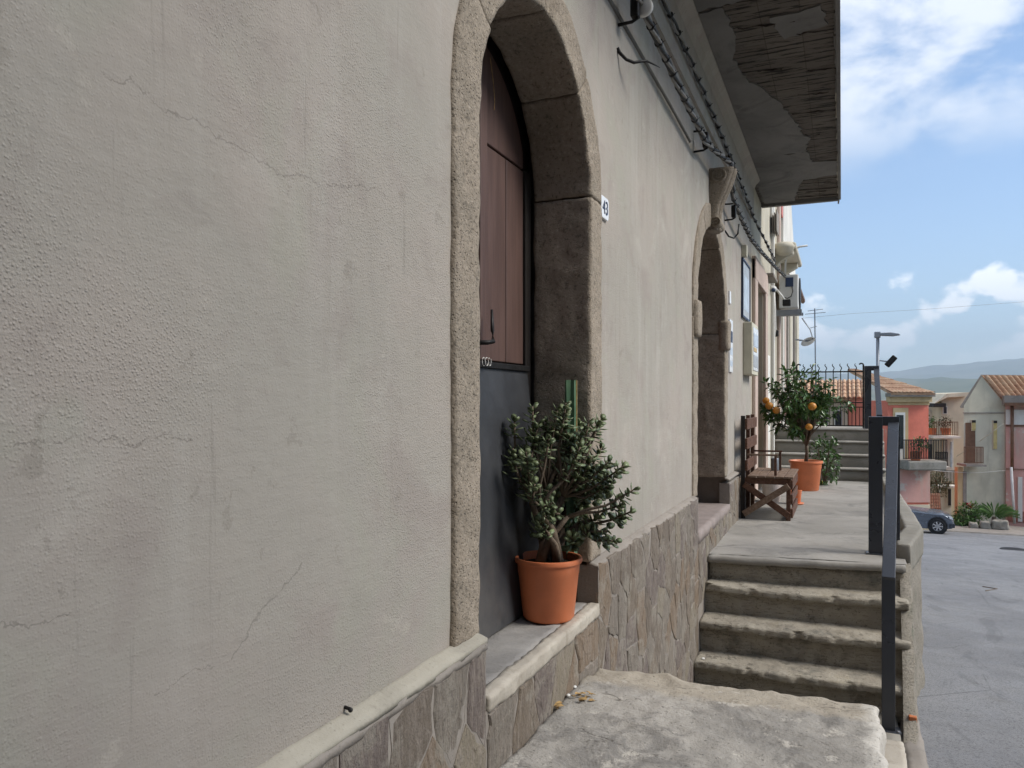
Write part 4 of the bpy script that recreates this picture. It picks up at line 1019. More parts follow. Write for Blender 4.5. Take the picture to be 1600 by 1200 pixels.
# cut cactus column
c0, c1 = onX(893, 720, -1.03), onX(892, 594, -1.03); w = .033
mb = MB(); 
for z in lin(jz+PH*.85, c1.z, 8):
    for k in range(10):
        t = 2*math.pi*k/10; r = w*(1 if k % 2 else .62); mb.v.append((-1.03+r*math.cos(t)*.8+.004*nz((0, k, z), 9), c1.y+r*math.sin(t)+.004*nz((k, 0, z), 9), z))
for i in range(8):
    for k in range(10): mb.f.append((i*10+k, i*10+(k+1) % 10, (i+1)*10+(k+1) % 10, (i+1)*10+k))
mb.f.append(tuple(range(80, 90)))
cs = mb.build('cactus_stem', CACT, J)
MB().tube([(-1.03+w*.6, c1.y+.012, z) for z in lin(c1.z-.35, c1.z, 6)], .0035, 5).build('dry_rib', DRY, J)
# litter on the ground
def litter(px, py, Z, mat, n, spread, label, name, cat, L=.03, seed=1):
    r = random.Random(seed); p = onZ(px, py, Z); mb = MB()
    for k in range(n):
        q = p + Vector((r.uniform(-1, 1)*spread, r.uniform(-1, 1)*spread, .004+.010*r.random())); leaf_add(mb, q, Vector((r.uniform(-1, 1), r.uniform(-1, 1), r.uniform(0, .3))), Vector((r.uniform(-.4, .4), r.uniform(-.4, .4), 1)), L*r.uniform(.6, 1.2), L*.55, 0, .25)
    o = mb.build(name, mat); tag(o, label, cat); return o
litter(868, 1107, ZL, DRY, 7, .018, 'small heap of curled dry leaves at the foot of the threshold', 'dry_leaves', 'dry leaves', .03, 3)
litter(912, 1093, ZL, DRY, 14, .03, 'wider scatter of dry leaves in the corner of the doorstep block', 'dry_leaves', 'dry leaves', .03, 5)
litter(912, 932, -.868, SHRL, 8, .018, 'tiny green weed growing on the threshold behind the orange pot', 'weed', 'weed', .028, 7)
for k, (px, py, lb) in enumerate(((898, 1075, 'white pebble lying at the foot of the plinth, nearest the dry leaves'), (888, 1088, 'lower of two white pebbles at the foot of the plinth'))):
    p = onZ(px, py, ZL); o = MB().ball((p.x, p.y, ZL+.004), .008, 8, 6, (1, 1.4, .7)).build('pebble', PLAW, None, smooth=True); tag(o, lb, 'pebble')
o = MB().ball((-.90, 5.52, -1.826), .014, 8, 6, (1, 1.5, .4)).build('paper_scrap', PLAW, None, smooth=True); tag(o, 'white paper scrap in the corner of the lowest step', 'litter')

# ------------------------------------------------------------------ bench
bx0, bx1, by0, by1 = -.93, -.46, 8.08, 9.02
zs_ = -.76
B = thing('wooden_bench', 'brown pallet-wood bench with crossed side braces against the wall', 'bench', (-.7, 8.5, ZP))
for y in (by0+.02, (by0+by1)/2, by1-.02): MB().box(bx0-.01, bx0+.03, y-.025, y+.025, ZP, -.16).build('back_post', DARK if y < by0+.1 else WOOD, B, bevel=.004)
for z in (-.30, -.50, -.72): MB().box(bx0+.031, bx0+.055, by0, by1, z, z+.11).build('back_slat', WOOD, B, bevel=.004)
for y in (by0+.02, by1-.02): MB().box(bx1-.045, bx1-.005, y-.025, y+.025, ZP, zs_-.022).build('leg', WOOD, B, bevel=.004)
for k in range(5): x = bx0+.058+k*.088; MB().box(x, x+.082, by0-.03, by1+.03, zs_-.02, zs_).build('seat_slat', WOODP, B, bevel=.004)
for y in (by0, by1-.03): MB().box(bx0+.03, bx1, y, y+.028, zs_-.085, zs_-.023).build('seat_rail', WOOD, B, bevel=.003)
MB().bar((bx0+.02, by0-.012, zs_-.09), (bx1-.02, by0-.012, ZP+.05), .022, .062, (0, 0, 1)).build('cross_brace', WOOD, B, bevel=.003)
MB().bar((bx0+.02, by0-.036, ZP+.05), (bx1-.02, by0-.036, zs_-.09), .022, .062, (0, 0, 1)).build('cross_brace', WOODP, B, bevel=.003)
for z in (ZP+.03, ZP+.17, ZP+.31): MB().box(bx1-.004, bx1+.016, by0, by1, z, z+.09).build('front_slat', WOOD, B, bevel=.003)
for y in (by0+.05, by1-.25):
    a = MB(); a.bar((bx0+.05, y, zs_+.205), (bx1-.13, y, zs_+.205), .028, .018); a.build('arm_rail', WOODP if y < by0+.1 else WOOD, B)
    for x in (bx1-.15, ): MB().box(x-.012, x+.012, y-.012, y+.012, zs_, zs_+.196).build('arm_post', WOOD, B)
o = thing('metal_can', 'small grey metal can standing on the bench seat', 'can', (-.66, 8.75, zs_)); MB().lathe([(.001, .002), (.038, .0), (.04, .006), (.04, .128), (.038, .134), (.034, .134), (.034, .02), (.001, .02)], (-.66, 8.72, zs_), 20).build('body', LAMPG, o, smooth=True); MB().tube([(-.66, 8.72-.04, zs_+.12), (-.66, 8.72-.03, zs_+.16), (-.66, 8.72+.03, zs_+.16), (-.66, 8.72+.04, zs_+.12)], .003, 5).build('handle', LAMPG, o)
# small pot right of bench, pale pot behind bench
o = thing('small_pot', 'small empty terracotta pot on the terrace just behind the bench', 'flower pot', (-.44, 9.35, ZP)); pot(o, (-.49, 9.45, ZP+.012), .07, .15); MB().lathe([(.001, 0), (.085, 0), (.095, .015), (.08, .016), (.001, .01)], (-.49, 9.45, ZP), 24).build('saucer', TERRA, o, smooth=True)
o = thing('pale_pot', 'pale speckled pot half hidden behind the bench', 'flower pot', (-.75, 9.5, ZP)); pot(o, (-.76, 9.55, ZP), .12, .30, mat=simple('pale_ceramic', (.58, .52, .48), .5, .25, 12))

# ------------------------------------------------------------------ citrus tree in pot
rg = random.Random(23)
cp = onZ(1252, 762, ZP); cx, cy = -.44, 10.95
T = thing('potted_orange_tree', 'small orange tree with ripe fruit in a large terracotta pot on the terrace', 'potted tree', (cx, cy, ZP))
pot(T, (cx, cy, ZP), .205, .395)
stems = MB(); fol = MB()
t0 = Vector((cx, cy, ZP+.34)); t1 = Vector((cx+.01, cy-.02, ZP+.66))
stems.tube([t0, t0.lerp(t1, .5)+Vector((.012, 0, 0)), t1], [.026, .022, .019], 8)
cc = Vector((-.53, 10.72, -.03)); cr_ = Vector((.54, .50, .45))
for k in range(84):
    v = rnd_unit(rg)*(rg.random()**.35); tip = cc + Vector((v.x*cr_.x, v.y*cr_.y, v.z*cr_.z)); tip.x = max(tip.x, -.92)
    if v.z < -.45 and v.x > .15: tip.z += .3
    if k % 9 == 0: tip += Vector((v.x*.12, v.y*.1, abs(v.z)*.12+.03))
    mid_ = t1.lerp(tip, .5) + Vector((0, 0, .06)) + rnd_unit(rg)*.05
    stems.tube([t1 + Vector((0, 0, rg.uniform(-.08, .03))), t1.lerp(mid_, .6)+rnd_unit(rg)*.02, mid_, mid_.lerp(tip, .6)+rnd_unit(rg)*.02, tip], [.011, .009, .007, .005, .003], 5)
    d = (tip-mid_).normalized()
    for q in range(19):
        w_ = rg.random(); p = mid_.lerp(tip, .25+.8*w_) + rnd_unit(rg)*.02
        o = (rnd_unit(rg)*1.1 + d*.7 + Vector((0, 0, -.15))).normalized()
        leaf_add(fol, p, o, Vector((rg.uniform(-.6, .6), rg.uniform(-.6, .6), 1)), rg.uniform(.07, .125), rg.uniform(.034, .052), 0, rg.uniform(.1, .4))
stems.build('trunk', BARK, T, smooth=True)
stuff(fol.build('foliage', CITL, T))
for px, py, yy, r in ((1202, 634, 10.38, 0.050), (1213, 641, 10.36, .047), (1197, 626, 10.42, .045), (1269, 635, 10.33, .052), (1264, 667, 10.36, .044)):
    MB().ball(onY(px, py, yy), r, 16, 12, (1, 1, .95)).build('orange', ORNG, T, smooth=True)
# leafy shrub behind it, fallen fruit
rg = random.Random(31)
def shrub(name, label, c, rad, n, L, mat, pot_r=None, group=None, stem=True, cat='shrub', wid=.5):
    t = thing(name, label, cat, (c[0], c[1], c[2]-rad[2]), group); mb = MB(); sm = MB()
    for k in range(n):
        v = rnd_unit(rg); v *= rg.random()**.4; clump = 1 + .35*nz((v.x*2, v.y*2, v.z*2), 1, c[0])
        p = Vector((c[0]+v.x*rad[0]*clump, c[1]+v.y*rad[1]*clump, c[2]+v.z*rad[2]*clump))
        leaf_add(mb, p, (v + rnd_unit(rg)*.8).normalized(), Vector((rg.uniform(-.6, .6), rg.uniform(-.6, .6), 1)), L*rg.uniform(.6, 1.3), L*wid, 0, .25)
    for k in range(7):
        v = rnd_unit(rg); sm.tube([(c[0], c[1], c[2]-rad[2]), (c[0]+v.x*rad[0]*.4, c[1]+v.y*rad[1]*.4, c[2]-rad[2]*.2), (c[0]+v.x*rad[0]*.7, c[1]+v.y*rad[1]*.7, c[2]+abs(v.z)*rad[2]*.6)], [.02*L/.08, .014*L/.08, .006*L/.08], 5)
    sm.build('stem', BARK, t); stuff(mb.build('foliage', mat, t)); return t
sh = onZ(1278, 752, ZP)
shrub('leafy_shrub', 'low bright green shrub behind the orange tree pot by the upper steps', (-.22, 11.75, ZP+.36), (.22, .25, .36), 420, .075, CITL)
for k, (px, py, lb) in enumerate(((1283, 756, 'fallen yellow fruit on the terrace beside the orange tree pot'), (1297, 754, 'pale fallen leaf on the terrace below the upper steps'))):
    p = onZ(px, py, ZP); 
    if k == 0: o = MB().ball((p.x, p.y, ZP+.022), .032, 12, 8, (1.2, 1, .8)).build('fallen_fruit', simple('yellow_fruit', (.45, .42, .05), .5), None, smooth=True); tag(o, lb, 'fruit')
    else: litter(px, py, ZP+.004, OLIV, 2, .02, lb, 'fallen_leaf', 'leaf', .06, 9)

# ------------------------------------------------------------------ street lamp
t = thing('street_lamp', 'grey street lamp with a flat arm and a second dark floodlight beyond the railing', 'street lamp', (.95, 24, roadz(24)))
YL = 24.0; a = onY(1371.5, 523, YL); 
MB().tube([(a.x, YL, roadz(24)-.1), (a.x, YL, a.z)], .045, 12).build('pole', LAMPG, t, smooth=True)
MB().box(a.x-.09, a.x+.07, YL-.07, YL+.07, a.z-.09, a.z+.08).build('bracket_box', LAMPG, t, bevel=.015)
e = onY(1407, 526, YL)
MB().prism([(a.x+.06, a.z+.045), (a.x+.32, a.z+.05), (e.x-.05, a.z+.01), (e.x, a.z-.03), (a.x+.38, a.z-.055), (a.x+.06, a.z-.03)], lambda p, q, c: (p, c, q), YL-.11, YL+.11).build('lamp_head', LAMPG, t, bevel=.02)
f0, f1, f2 = onY(1372, 563, YL), onY(1387, 565, YL), onY(1395, 558, YL)
MB().tube([f0, f1], .02, 6).build('arm', LAMPG, t)
MB().bar(onY(1385, 572, YL), onY(1399, 557, YL), .16, .12, (0, 1, 0)).build('floodlight', IRON, t, bevel=.03)

# ------------------------------------------------------------------ far houses
def fbox(px0, px1, py0, py1, Y, depth): 
    a, b = onY(px0, py0, Y), onY(px1, py1, Y); return (a.x, b.x, Y, Y+depth, b.z, a.z)
def fpart(parent, name, mat, px0, px1, py0, py1, Y, depth=.1, proud=.0, bevel=0):
    x0, x1, y0, y1, z0, z1 = fbox(px0, px1, py0, py1, Y, depth); return MB().box(x0, x1, y0-proud, y1-proud, z0, z1).build(name, mat, parent, bevel=bevel)
def window(parent, px0, px1, py0, py1, Y, pane=GLASS, frame=WHITW, fr=1.2):
    f = fpart(parent, 'window', frame, px0-fr, px1+fr, py0-fr, py1+fr, Y, .14, .06)
    x0, x1, y0, y1, z0, z1 = fbox(px0, px1, py0, py1, Y, .03); MB().box(x0, x1, Y-.075, Y-.055, z0, z1).build('pane', pane, f); return f
def fence_rail(parent, px0, px1, pyt, pyb, Y, n, mat=IRON, r=.014, name='railing'):
    a, b = onY(px0, pyt, Y), onY(px1, pyt, Y); c = onY(px0, pyb, Y)
    o = MB().box(a.x, b.x, Y-.02, Y+.02, a.z-.02, a.z+.02).box(a.x, b.x, Y-.015, Y+.015, c.z+.02, c.z+.05).build(name, mat, parent)
    for k in range(n+1):
        x = a.x+(b.x-a.x)*k/n; MB().box(x-r, x+r, Y-r, Y+r, c.z, a.z).build('baluster', mat, o)
def tile_roof(parent, eave_a, eave_b, ridge_a, ridge_b, cols_, rows, part='roof'):
    """corrugated roof of separate clay tile courses between an eave line and a ridge line"""
    ea, eb, ra, rb = map(Vector, (eave_a, eave_b, ridge_a, ridge_b))
    nrm = (eb-ea).cross(ra-ea).normalized()
    if nrm.z < 0: nrm = -nrm
    base = MB().add([ea-nrm*.02, eb-nrm*.02, rb-nrm*.02, ra-nrm*.02, ea-nrm*.12, eb-nrm*.12, rb-nrm*.12, ra-nrm*.12], [(0,1,2,3), (7,6,5,4), (0,4,5,1), (1,5,6,2), (2,6,7,3), (3,7,4,0)]).build(part, TILES, parent)
    def P(u, v): return ea.lerp(eb, u).lerp(ra.lerp(rb, u), v)
    for i in range(cols_):
        for j in range(rows):
            mb = MB(); u0, u1 = (i+.06)/cols_, (i+.94)/cols_; v0, v1 = (j-.08)/rows, (j+1.0)/rows
            hgt = (P(u1, .5)-P(u0, .5)).length*.36
            m = 4
            for v, up in ((v0, .03), (v1, .0)):
                for k in range(m+1):
                    t = k/m; mb.v.append(tuple(P(u0+(u1-u0)*t, v) + nrm*(hgt*math.sin(math.pi*t)+up)))
            for k in range(m): mb.f.append((k, k+1, m+2+k, m+1+k))
            mb.f.append(tuple(range(m+1)))
            mb.build('tile', TILES, base, smooth=False)
    return base

# red house
YR = 40.0; zr = roadz(40)-.4
R = thing('red_house', 'salmon red two-storey house with ochre cornice and a balcony', 'house', (onY(1451, 700, 40.0).x, YR, zr))
x0, x1 = onY(1380, 700, YR).x, onY(1451, 700, YR).x; zt_ = onY(1400, 626, YR).z
MB().box(x0, x1, YR, YR+8, zr, zt_).build('wall', REDW, R)
fpart(R, 'lower_wall', PINKW, 1381, 1452.5, 731, 785, YR, .1, .05); fpart(R, 'base_wall', YELW, 1381, 1452.5, 785, 840, YR, .1, .055)
fpart(R, 'cornice', OCHRE, 1379, 1453.5, 620, 628, YR, .3, .18); fpart(R, 'cornice', MORTAR, 1378, 1455.5, 614.5, 620, YR, .5, .36); fpart(R, 'frieze', OCHRE, 1380, 1451.8, 628, 633, YR, .1, .03)
fpart(R, 'door_surround', OCHRE, 1388, 1414, 637, 716, YR, .1, .06); f = fpart(R, 'balcony_door', WHITW, 1391, 1408, 644, 716, YR, .1, .09); fpart(R, 'pane', GLASS, 1393, 1405, 648, 700, YR, .1, .10)
zs2 = onY(1400, 716, YR).z
sl_ = onY(1472, 716, YR-1.2)
MB().box(x0+.3, onY(1462, 716, YR-1.2).x, YR-1.2, YR, onY(1400, 730, YR).z, zs2).build('balcony_slab', CURB, R, bevel=.06)
fence_rail(R, 1386, 1462, 686, 715, YR-1.15, 26)
ea = onY(1379, 614, YR-.4); eb = onY(1455, 614, YR-.4)
tile_roof(R, (ea.x, YR-.4, ea.z+.02), (eb.x, YR-.4, eb.z+.02), (ea.x, YR+4, ea.z+1.25), (eb.x-1.6, YR+4, ea.z+1.25), 11, 6)
g_ = onY(1413, 720, YR-1.0)
t = thing('geranium_pot', 'terracotta pot with green plant and red flowers on the red house balcony', 'potted plant', (g_.x, YR-.8, zs2)); pot(t, (g_.x, YR-.85, zs2+.01), .24, .40)
rg = random.Random(5); mb = MB(); fl = MB()
for k in range(160):
    v = rnd_unit(rg)*rg.random()**.4; p = Vector((g_.x+.18+v.x*.42, YR-.85+v.y*.3, zs2+.72+v.z*.38)); leaf_add(mb, p, rnd_unit(rg), Vector((0, 0, 1)), .16, .07, 0, .2)
fc = onY(1425, 684, YR-.85)
for k in range(16): leaf_add(fl, fc+rnd_unit(rg)*.08, rnd_unit(rg), Vector((0, -1, .4)), .08, .06, 0, .1)
stuff(mb.build('foliage', SHRL, t)); fl.build('flower', REDL, t); MB().tube([(g_.x+.18, YR-.85, zs2+.4), (g_.x+.25, YR-.85, zs2+.8), fc], .015, 5).build('stem', BARK, t)
TURN = math.radians(24)
pv0 = R.location.copy(); R.rotation_euler.z = TURN
t.location = pv0 + Matrix.Rotation(TURN, 3, 'Z') @ (t.location - pv0); t.rotation_euler.z = TURN
# pale house behind gate
PH_ = thing('pale_house', 'pale house with a tiled roof seen through the iron gate', 'house', (-1, 44, -6)); YQ = 43.0
x0, x1 = onY(1236, 650, YQ).x, onY(1352, 650, YQ).x
MB().box(x0, x1, YQ, YQ+7, -7.2, onY(1300, 622, YQ).z).build('wall', YELW, PH_)
a = onY(1234, 622, YQ-.4); b = onY(1354, 622, YQ-.4)
tile_roof(PH_, (a.x, YQ-.4, a.z), (b.x, YQ-.4, b.z), (a.x, YQ+3.5, a.z+1.0), (b.x, YQ+3.5, a.z+1.0), 16, 5)
for k in range(3): window(PH_, 1283+k*22, 1293+k*22, 642, 664, YQ)
# cream house with stacked balconies between red and grey houses
K = thing('cream_house', 'tall cream house with stacked balconies between red and grey houses', 'house', (onY(1471, 700, 52.0).x, 52.0, -8)); YK = 52.0
x0, x1 = onY(1455, 700, YK).x, onY(1503, 700, YK).x
MB().box(onY(1471, 700, YK).x, x1+1.5, YK, YK+7, -8.5, onY(1480, 618, YK).z).build('wall', YELW, K)
MB().box(x0-1.2, onY(1472, 700, YK).x, YK+1.5, YK+7, -8.5, onY(1460, 642, YK).z).build('wing_wall', WHITW, K)
MB().prism([(onY(1452, 630, YK).x, onY(1452, 631, YK).z), (onY(1474, 616, YK).x, onY(1474, 615, YK).z), (onY(1510, 614, YK).x, onY(1510, 613, YK).z), (onY(1510, 618, YK).x, onY(1510, 619, YK).z), (onY(1474, 620, YK).x, onY(1474, 621, YK).z)], lambda a, b, c: (a, c, b), YK-.6, YK+7).build('roof_slab', YELW, K)
fpart(K, 'awning', DARK, 1452, 1472, 630, 636, YK, .8, .6); window(K, 1474, 1479, 636, 646, YK)
for k, (py, l, r) in enumerate(((680, 1449, 1492), (727, 1453, 1475), (756, 1455, 1489))):
    fpart(K, 'balcony_slab', WHITW, l, r, py, py+4, YK, 1.2, 1.0); fence_rail(K, l+1, r-1, py-21, py, YK-.9, 14, SHUT if k == 0 else IRON)
fpart(K, 'wall_strip', WHITW, 1475, 1490, 684, 752, YK, .2, .1); fpart(K, 'pipe', BLUEP, 1484.5, 1486.5, 690, 730, YK, .1, .2); window(K, 1456, 1472, 694, 724, YK+1.5, GLASS, WHITW)
fpart(K, 'lower_wall', WHITW, 1468, 1486, 760, 815, YK, .2, .15); window(K, 1480, 1485, 764, 790, YK-.15)
for k, px in enumerate((1456, 1478)):
    p = onY(px, 680, YK-.6); t = thing('balcony_pot', ('terracotta box planter at the left of the top cream house balcony', 'brown bush in a terracotta pot on the top cream house balcony')[k], 'potted plant', (p.x, YK-.6, p.z)); pot(t, (p.x, YK-.5, p.z+.02), .28, .40)
    rg = random.Random(k+50); mb = MB()
    for q in range(130): v = rnd_unit(rg)*rg.random()**.4; leaf_add(mb, Vector((p.x+v.x*.36, YK-.5+v.y*.3, p.z+.75+v.z*.38)), rnd_unit(rg), Vector((0, 0, 1)), .16, .07, 0, .2)
    stuff(mb.build('foliage', simple('brown_leaf', (.10, .075, .035), .7) if k else SHRL, t))
K.rotation_euler.z = math.radians(14)
# small tiled lean-to between the houses
t = thing('tiled_shed', 'small shed with a steep tiled roof beside the red house wall', 'shed', (4, 45, -7)); YS = 44.5
a, b = onY(1452, 800, YS), onY(1471, 800, YS); MB().box(a.x, b.x, YS+.1, YS+3, -7.2, onY(1460, 800, YS).z).build('wall', WHITW, t)
c = onY(1452, 771, YS+2); d = onY(1469, 771, YS+2); tile_roof(t, (a.x, YS-.1, a.z), (b.x, YS-.1, b.z), (c.x, YS+2, c.z), (d.x, YS+2, d.z), 5, 6)
rg = random.Random(77)
p = onY(1462, 757, 47.5)
t = thing('olive_tree', 'small pale olive tree behind the tiled shed', 'tree', (p.x, 47.5, -7)); mb = MB()
for k in range(500): v = rnd_unit(rg)*rg.random()**.4; leaf_add(mb, Vector((p.x+v.x*.75, 47.5+v.y*.7, p.z+v.z*.75)), rnd_unit(rg), Vector((0, 0, 1)), .2, .08, 0, .2)
stuff(mb.build('crown', OLIV, t)); MB().tube([(p.x, 47.5, -7), (p.x+.1, 47.5, p.z-.5), (p.x, 47.5, p.z+.3)], [.12, .08, .03], 7).build('trunk', BARK, t)
# grey gable house
Q = thing('grey_house', 'stained grey gabled house with narrow yellow-shuttered windows', 'house', (onY(1567, 628, 43.0).x, 43.0, -7)); YQ2 = 43.0
ap, l0, r0 = onY(1531, 588, YQ2), onY(1500, 634, YQ2), onY(1567, 628, YQ2); zb = roadz(43)-.3
pts = [(l0.x, zb), (r0.x+.3, zb), (r0.x+.3, r0.z), (r0.x, r0.z), (ap.x, ap.z), (l0.x, l0.z)]
dd = Vector((5.0, 1.6, 0))
def along(a, b, c): return (a + dd.x*c, YQ2 + dd.y*c, b)
MB().prism(pts, along, 0, 1).build('wall', GREYW, Q)
MB().prism([(l0.x-.1, l0.z-.1), (ap.x, ap.z), (ap.x, ap.z+.07), (l0.x-.12, l0.z-.03)], along, -.012, 1).build('verge', MORTAR, Q)
e0, q0 = Vector((r0.x+.12, YQ2-.05, r0.z-.12)), Vector((ap.x, YQ2-.05, ap.z+.03))
tile_roof(Q, e0, e0+dd, q0, q0+dd, 16, 9)
fpart(Q, 'string_band', MORTAR, 1500, 1570, 644, 646, YQ2, .1, .04)
for (a, b, c, d, m) in ((1512.5, 1519, 656, 672, YSH), (1549.5, 1555.5, 657, 701, YSH)):
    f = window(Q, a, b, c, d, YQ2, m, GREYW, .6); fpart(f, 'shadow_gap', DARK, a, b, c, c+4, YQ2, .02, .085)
fpart(Q, 'balcony_door', SHUT, 1503, 1519, 660, 722, YQ2, .1, .04)
fpart(Q, 'balcony_slab', MORTAR, 1490, 1524, 722, 726, YQ2, .9, .8); fence_rail(Q, 1491, 1523, 697, 722, YQ2-.75, 14, SHUT)
fpart(Q, 'lower_pilaster', OCHRE, 1488, 1497, 728, 818, YQ2, .3, .1); fpart(Q, 'corner_wall', MORTAR, 1497, 1503, 735, 818, YQ2, .3, .12)
Q.rotation_euler.z = math.radians(18)
# pink and white house at the right edge
V = thing('pink_house', 'faded pink house with white band and a brown downpipe at the right edge', 'house', (8, 42, -6)); YV = 42.9
x0 = onY(1572, 700, YV).x
MB().box(x0, x0+6, YV, YV+7, roadz(42)-.3, onY(1590, 632, YV).z).build('wall', PINKW, V)
fpart(V, 'upper_band', WHITW, 1571.5, 1640, 640, 664, YV, .1, .05); fpart(V, 'eave', MORTAR, 1566, 1650, 618, 632, YV, .6, .5); fpart(V, 'gutter', SHUT, 1566, 1650, 629, 634, YV, .15, .62)
fpart(V, 'band', SHUT, 1572, 1640, 664, 667, YV, .1, .07); fpart(V, 'band', SHUT, 1572, 1640, 732, 735, YV, .1, .07); fpart(V, 'base_band', simple('dark_red_base', (.30, .12, .09), .8), 1574, 1640, 798, 818, YV, .1, .05)
fpart(V, 'balcony_door', WHITW, 1590, 1597, 745, 815, YV, .1, .08)
a, b = onY(1581.5, 632, YV-.2), onY(1581.5, 735, YV-.2); MB().tube([a, b], .07, 8).build('downpipe', SHUT, V, smooth=True)
a, b = onY(1580, 730, YV-.4), onY(1585, 818, YV-.4); o = MB().tube([a, b], .06, 8).build('white_post', PLAW, None, smooth=True); tag(o, 'thin white post in front of the pink house', 'post')
ap2 = [(onY(1571, 735, YV-.3)), onY(1540, 738, YV-.6), onY(1515, 739, YV-.8), onY(1470, 736, YV-1.6), onY(1410, 732, YR-1.3)]
o = MB().tube(ap2, .011, 5).build('white_wire', PLAW, None, smooth=True); tag(o, 'white wire strung between the pink house and the red house', 'wire')
o = MB().tube([onY(1495, 713, YK-1), onY(1530, 690, 43-.3), onY(1568, 662, 42-.2)], .014, 5).build('slanting_wire', BEIGE, None, smooth=True); tag(o, 'slanting pale wire crossing in front of the grey house', 'wire')
o = MB().tube([onY(1255, 497, 40), onY(1330, 490, 42), onY(1450, 483, 45), onY(1620, 470, 50)], .006, 5).build('overhead_wire', CABL, None, smooth=True); tag(o, 'thin overhead wire crossing the sky above the street lamp', 'wire')
# far side: verge with kerb and plants
zk = roadz(38.3)
mb = rough_block((4.0, 38.2, zk-.6), (16, 42.0, zk+.06), .35, .03, .03, 1.5, 2.2, warp=lambda p: Vector((p.x, p.y, p.z-SLOPE*(p.y-38.3)*.4))); struct(mb.build('far_pavement', MORTAR, smooth=True))
rg = random.Random(91)
p = onY(1515, 806, 41.0); shrub('flowering_bush', 'round green bush with red tip below the grey house', (p.x, 41.0, p.z+.05), (.55, .5, .55), 700, .16, SHRL)
p2 = onY(1514, 791, 40.8); mb = MB()
for k in range(30): leaf_add(mb, p2+rnd_unit(rg)*.13, rnd_unit(rg), Vector((0, 0, 1)), .12, .08, 0, .2)
o = mb.build('red_flower_head', REDL); tag(o, 'red flower head on the bush below the grey house', 'flower')
p = onY(1497, 813, 40.7); shrub('ground_plant', 'low dark green ground plants beside the parked car front', (p.x, 40.7, p.z), (.6, .4, .22), 420, .14, SHRL)
p = onY(1553, 810, 41.0); t = thing('cycad', 'spreading fan of green palm fronds against the grey house', 'palm', (p.x, 41.0, p.z-.2)); mb = MB()
for k in range(16):
    a = math.pi*k/15; tip = p + Vector((math.cos(a)*.85, -.25+rg.uniform(-.3, .3), .18+.42*math.sin(a)))
    for s in lin(.15, 1, 9):
        q = p.lerp(tip, s) + Vector((0, 0, .12*math.sin(s*3.1)))
        for sg in (-1, 1): leaf_add(mb, q, (tip-p).normalized()+Vector((0, sg*.5, sg*.8)), Vector((0, -1, .3)), .20, .045, 0, .3)
stuff(mb.build('fronds', SHRL, t)); MB().tube([p-Vector((0, 0, .3)), p+Vector((0, 0, .08))], [.12, .08], 8).build('trunk', BARK, t)
for k, (a, b) in enumerate(((1514, 1527), (1531, 1548), (1549, 1576))):
    q0, q1 = onY(a, 818, 39.9), onY(b, 816-k*1.5, 39.9); o = rough_block((q0.x, 39.7, q0.z-.25), (q1.x, 40.15, q1.z-.03), .07, .05, .06, 4, k*2.1, fine=.03).build('edging_stone', CURB, None, smooth=True)
    tag(o, ('small pale edging stone below the round bush', 'pale edging stone between bush and palm fronds', 'long pale edging stone below the palm fronds')[k], 'edging stone', 'edging stones of the planting bed')

# ------------------------------------------------------------------ parked car (side on, front to the right)
YC_ = 35.6; wpx = onY(1465, 828, YC_); zroad = roadz(YC_+.1)
CR = thing('parked_car', 'blue-grey car parked across the road, front wheel showing past the kerb', 'car', (wpx.x-1.3, 34, zroad))
fx = wpx.x; zg = zroad + .02
prof = [(.64, .22), (.67, .34), (.66, .50), (.60, .64), (.48, .74), (.25, .82), (-.45, .87), (-.92, .92), (-1.45, 1.32), (-1.75, 1.43), (-2.2, 1.45), (-2.7, 1.38), (-3.15, 1.05), (-3.45, .95), (-3.50, .6), (-3.45, .25)]
bot = [(-2.95, .20), (-2.95, .20), (-2.25, .18), (-.38, .18), (.36, .20)]
secs = []
for k in range(9):
    v = -1 + 2*k/8; row = []
    for (a, h) in prof + bot:
        tuck = (max(0, h-.9)*.42 + max(0, .35-h)*.15)
        nose = .10*(v*v) if a > .45 else 0
        row.append((fx + a - nose - (.02 if abs(v) == 1 else 0), YC_ + .86 + v*(.86 - tuck - (.05 if a > .5 else 0)), zg + h - (.05*v**4 if h > .6 else 0)))
    secs.append(row)
mb = MB(); m = len(prof)+len(bot)
for r in secs: mb.v += r
for i in range(8):
    for j in range(m): mb.f.append((i*m+j, i*m+(j+1) % m, (i+1)*m+(j+1) % m, (i+1)*m+j))
mb.f.append(tuple(range(m))); mb.f.append(tuple(range(8*m, 9*m)))
mb.build('body', CARP, CR, bevel=.02)
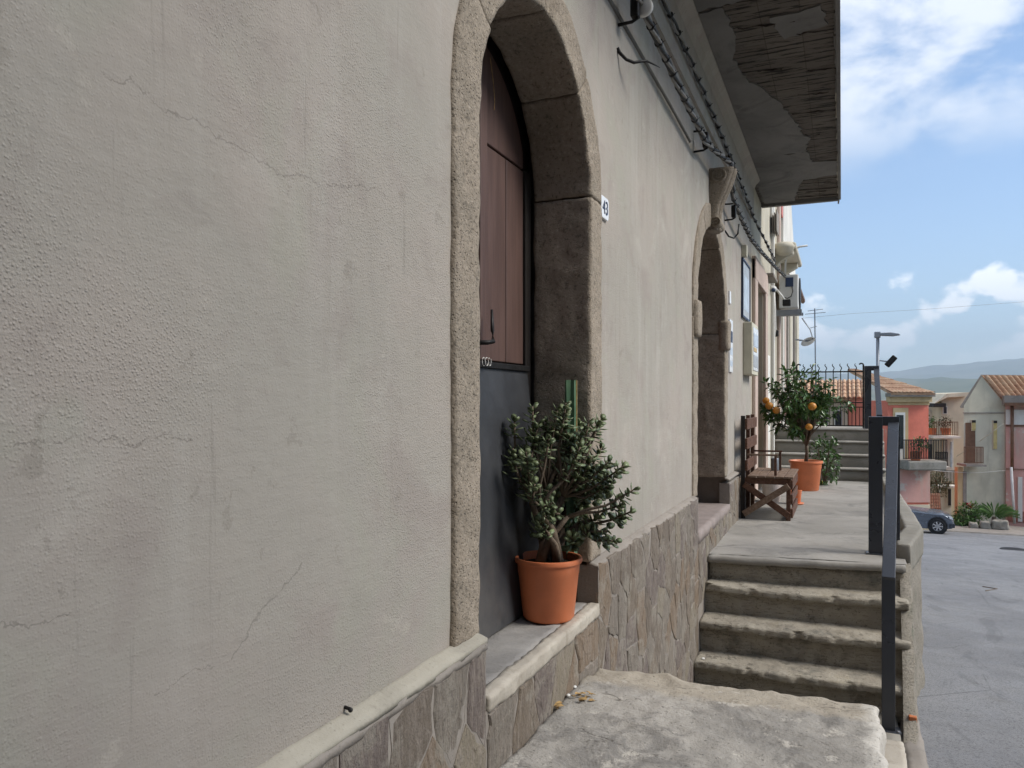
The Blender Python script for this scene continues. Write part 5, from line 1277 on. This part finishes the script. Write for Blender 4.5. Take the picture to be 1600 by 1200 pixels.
for dx_ in (0, -2.62):
    for sy in (0, 1):
        yw = YC_ - .012 if sy == 0 else YC_ + 1.55
        wz = zg + .305
        MB().lathe([(.001, .0), (.36, .0), (.36, .02), (.001, .02)], (fx+dx_, yw-.006 if sy == 0 else yw+.19, wz+.01), 28, 'y').build('wheel_arch', TYRE, CR)
        wh = MB().lathe([(.19, .0), (.27, -.012), (.305, .02), (.308, .08), (.30, .17), (.19, .19)], (fx+dx_, yw-.012, wz), 28, 'y').build('wheel', TYRE, CR, smooth=True)
        rim = MB().lathe([(.20, .01), (.185, .0), (.17, .03), (.165, .06)], (fx+dx_, yw-.014, wz), 28, 'y').build('rim', RIM, wh, smooth=True)
        sp = MB()
        for k in range(7):
            t = 2*math.pi*k/7; sp.bar((fx+dx_+.03*math.cos(t), yw-.004, wz+.03*math.sin(t)), (fx+dx_+.185*math.cos(t), yw-.004, wz+.185*math.sin(t)), .055, .02, (0, 1, 0))
        sp.lathe([(.001, -.012), (.045, -.01), (.05, .02)], (fx+dx_, yw, wz), 16, 'y'); sp.build('spokes', RIM, wh)
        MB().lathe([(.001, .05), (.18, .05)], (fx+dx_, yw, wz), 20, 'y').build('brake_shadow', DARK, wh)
MB().prism([(fx-1.05, .95), (fx-1.5, 1.27), (fx-1.8, 1.36), (fx-1.95, .95)], lambda a, b, c: (a, c, zg+b), YC_+.13, YC_+.17).build('side_window', GLASS, CR)
MB().prism([(fx+.44, .62), (fx+.56, .60), (fx+.52, .70), (fx+.40, .73)], lambda a, b, c: (a, c, zg+b), YC_+.03, YC_+.12).build('headlight', TILEW, CR)
MB().prism([(fx+.42, .26), (fx+.62, .27), (fx+.625, .44), (fx+.43, .42)], lambda a, b, c: (a, c, zg+b), YC_-.004, YC_+.1).build('bumper', simple('grey_bumper', (.04, .045, .055), .5), CR, bevel=.02)
MB().ball((fx-1.15, YC_-.08, zg+1.0), .09, 10, 7, (1, .9, .7)).build('wing_mirror', CARP, CR, smooth=True)
mh = onZ(1545, 843, roadz(26))
o = MB().lathe([(.001, .012), (.36, .012), (.37, .0)], (4.9, 28.0, roadz(28)+.01), 24).build('manhole_cover', IRON); tag(o, 'dark round manhole cover set in the road surface', 'manhole cover')
tw = [onZ(1535, 919, roadz(13.5)), onZ(1558, 923, roadz(13.5)), onZ(1540, 926, roadz(13.5))]
o = MB().tube([p + Vector((0, 0, .03)) for p in tw], .008, 5).build('twig', BARK); tag(o, 'bent twig lying on the grey road surface', 'twig')

# ------------------------------------------------------------------ air
hz = G('haze_air'); hz.t.nodes.remove(hz.b)
pv_ = hz.t.nodes.new('ShaderNodeVolumePrincipled'); pv_.inputs['Color'].default_value = (.70, .85, 1.0, 1); pv_.inputs['Density'].default_value = .00014; pv_.inputs['Anisotropy'].default_value = .0
hz.t.links.new(pv_.outputs[0], hz.t.nodes['Material Output'].inputs['Volume'])
o = MB().box(-15900, 15900, -15900, 15900, -330, 1150).build('haze', hz.m); stuff(o)
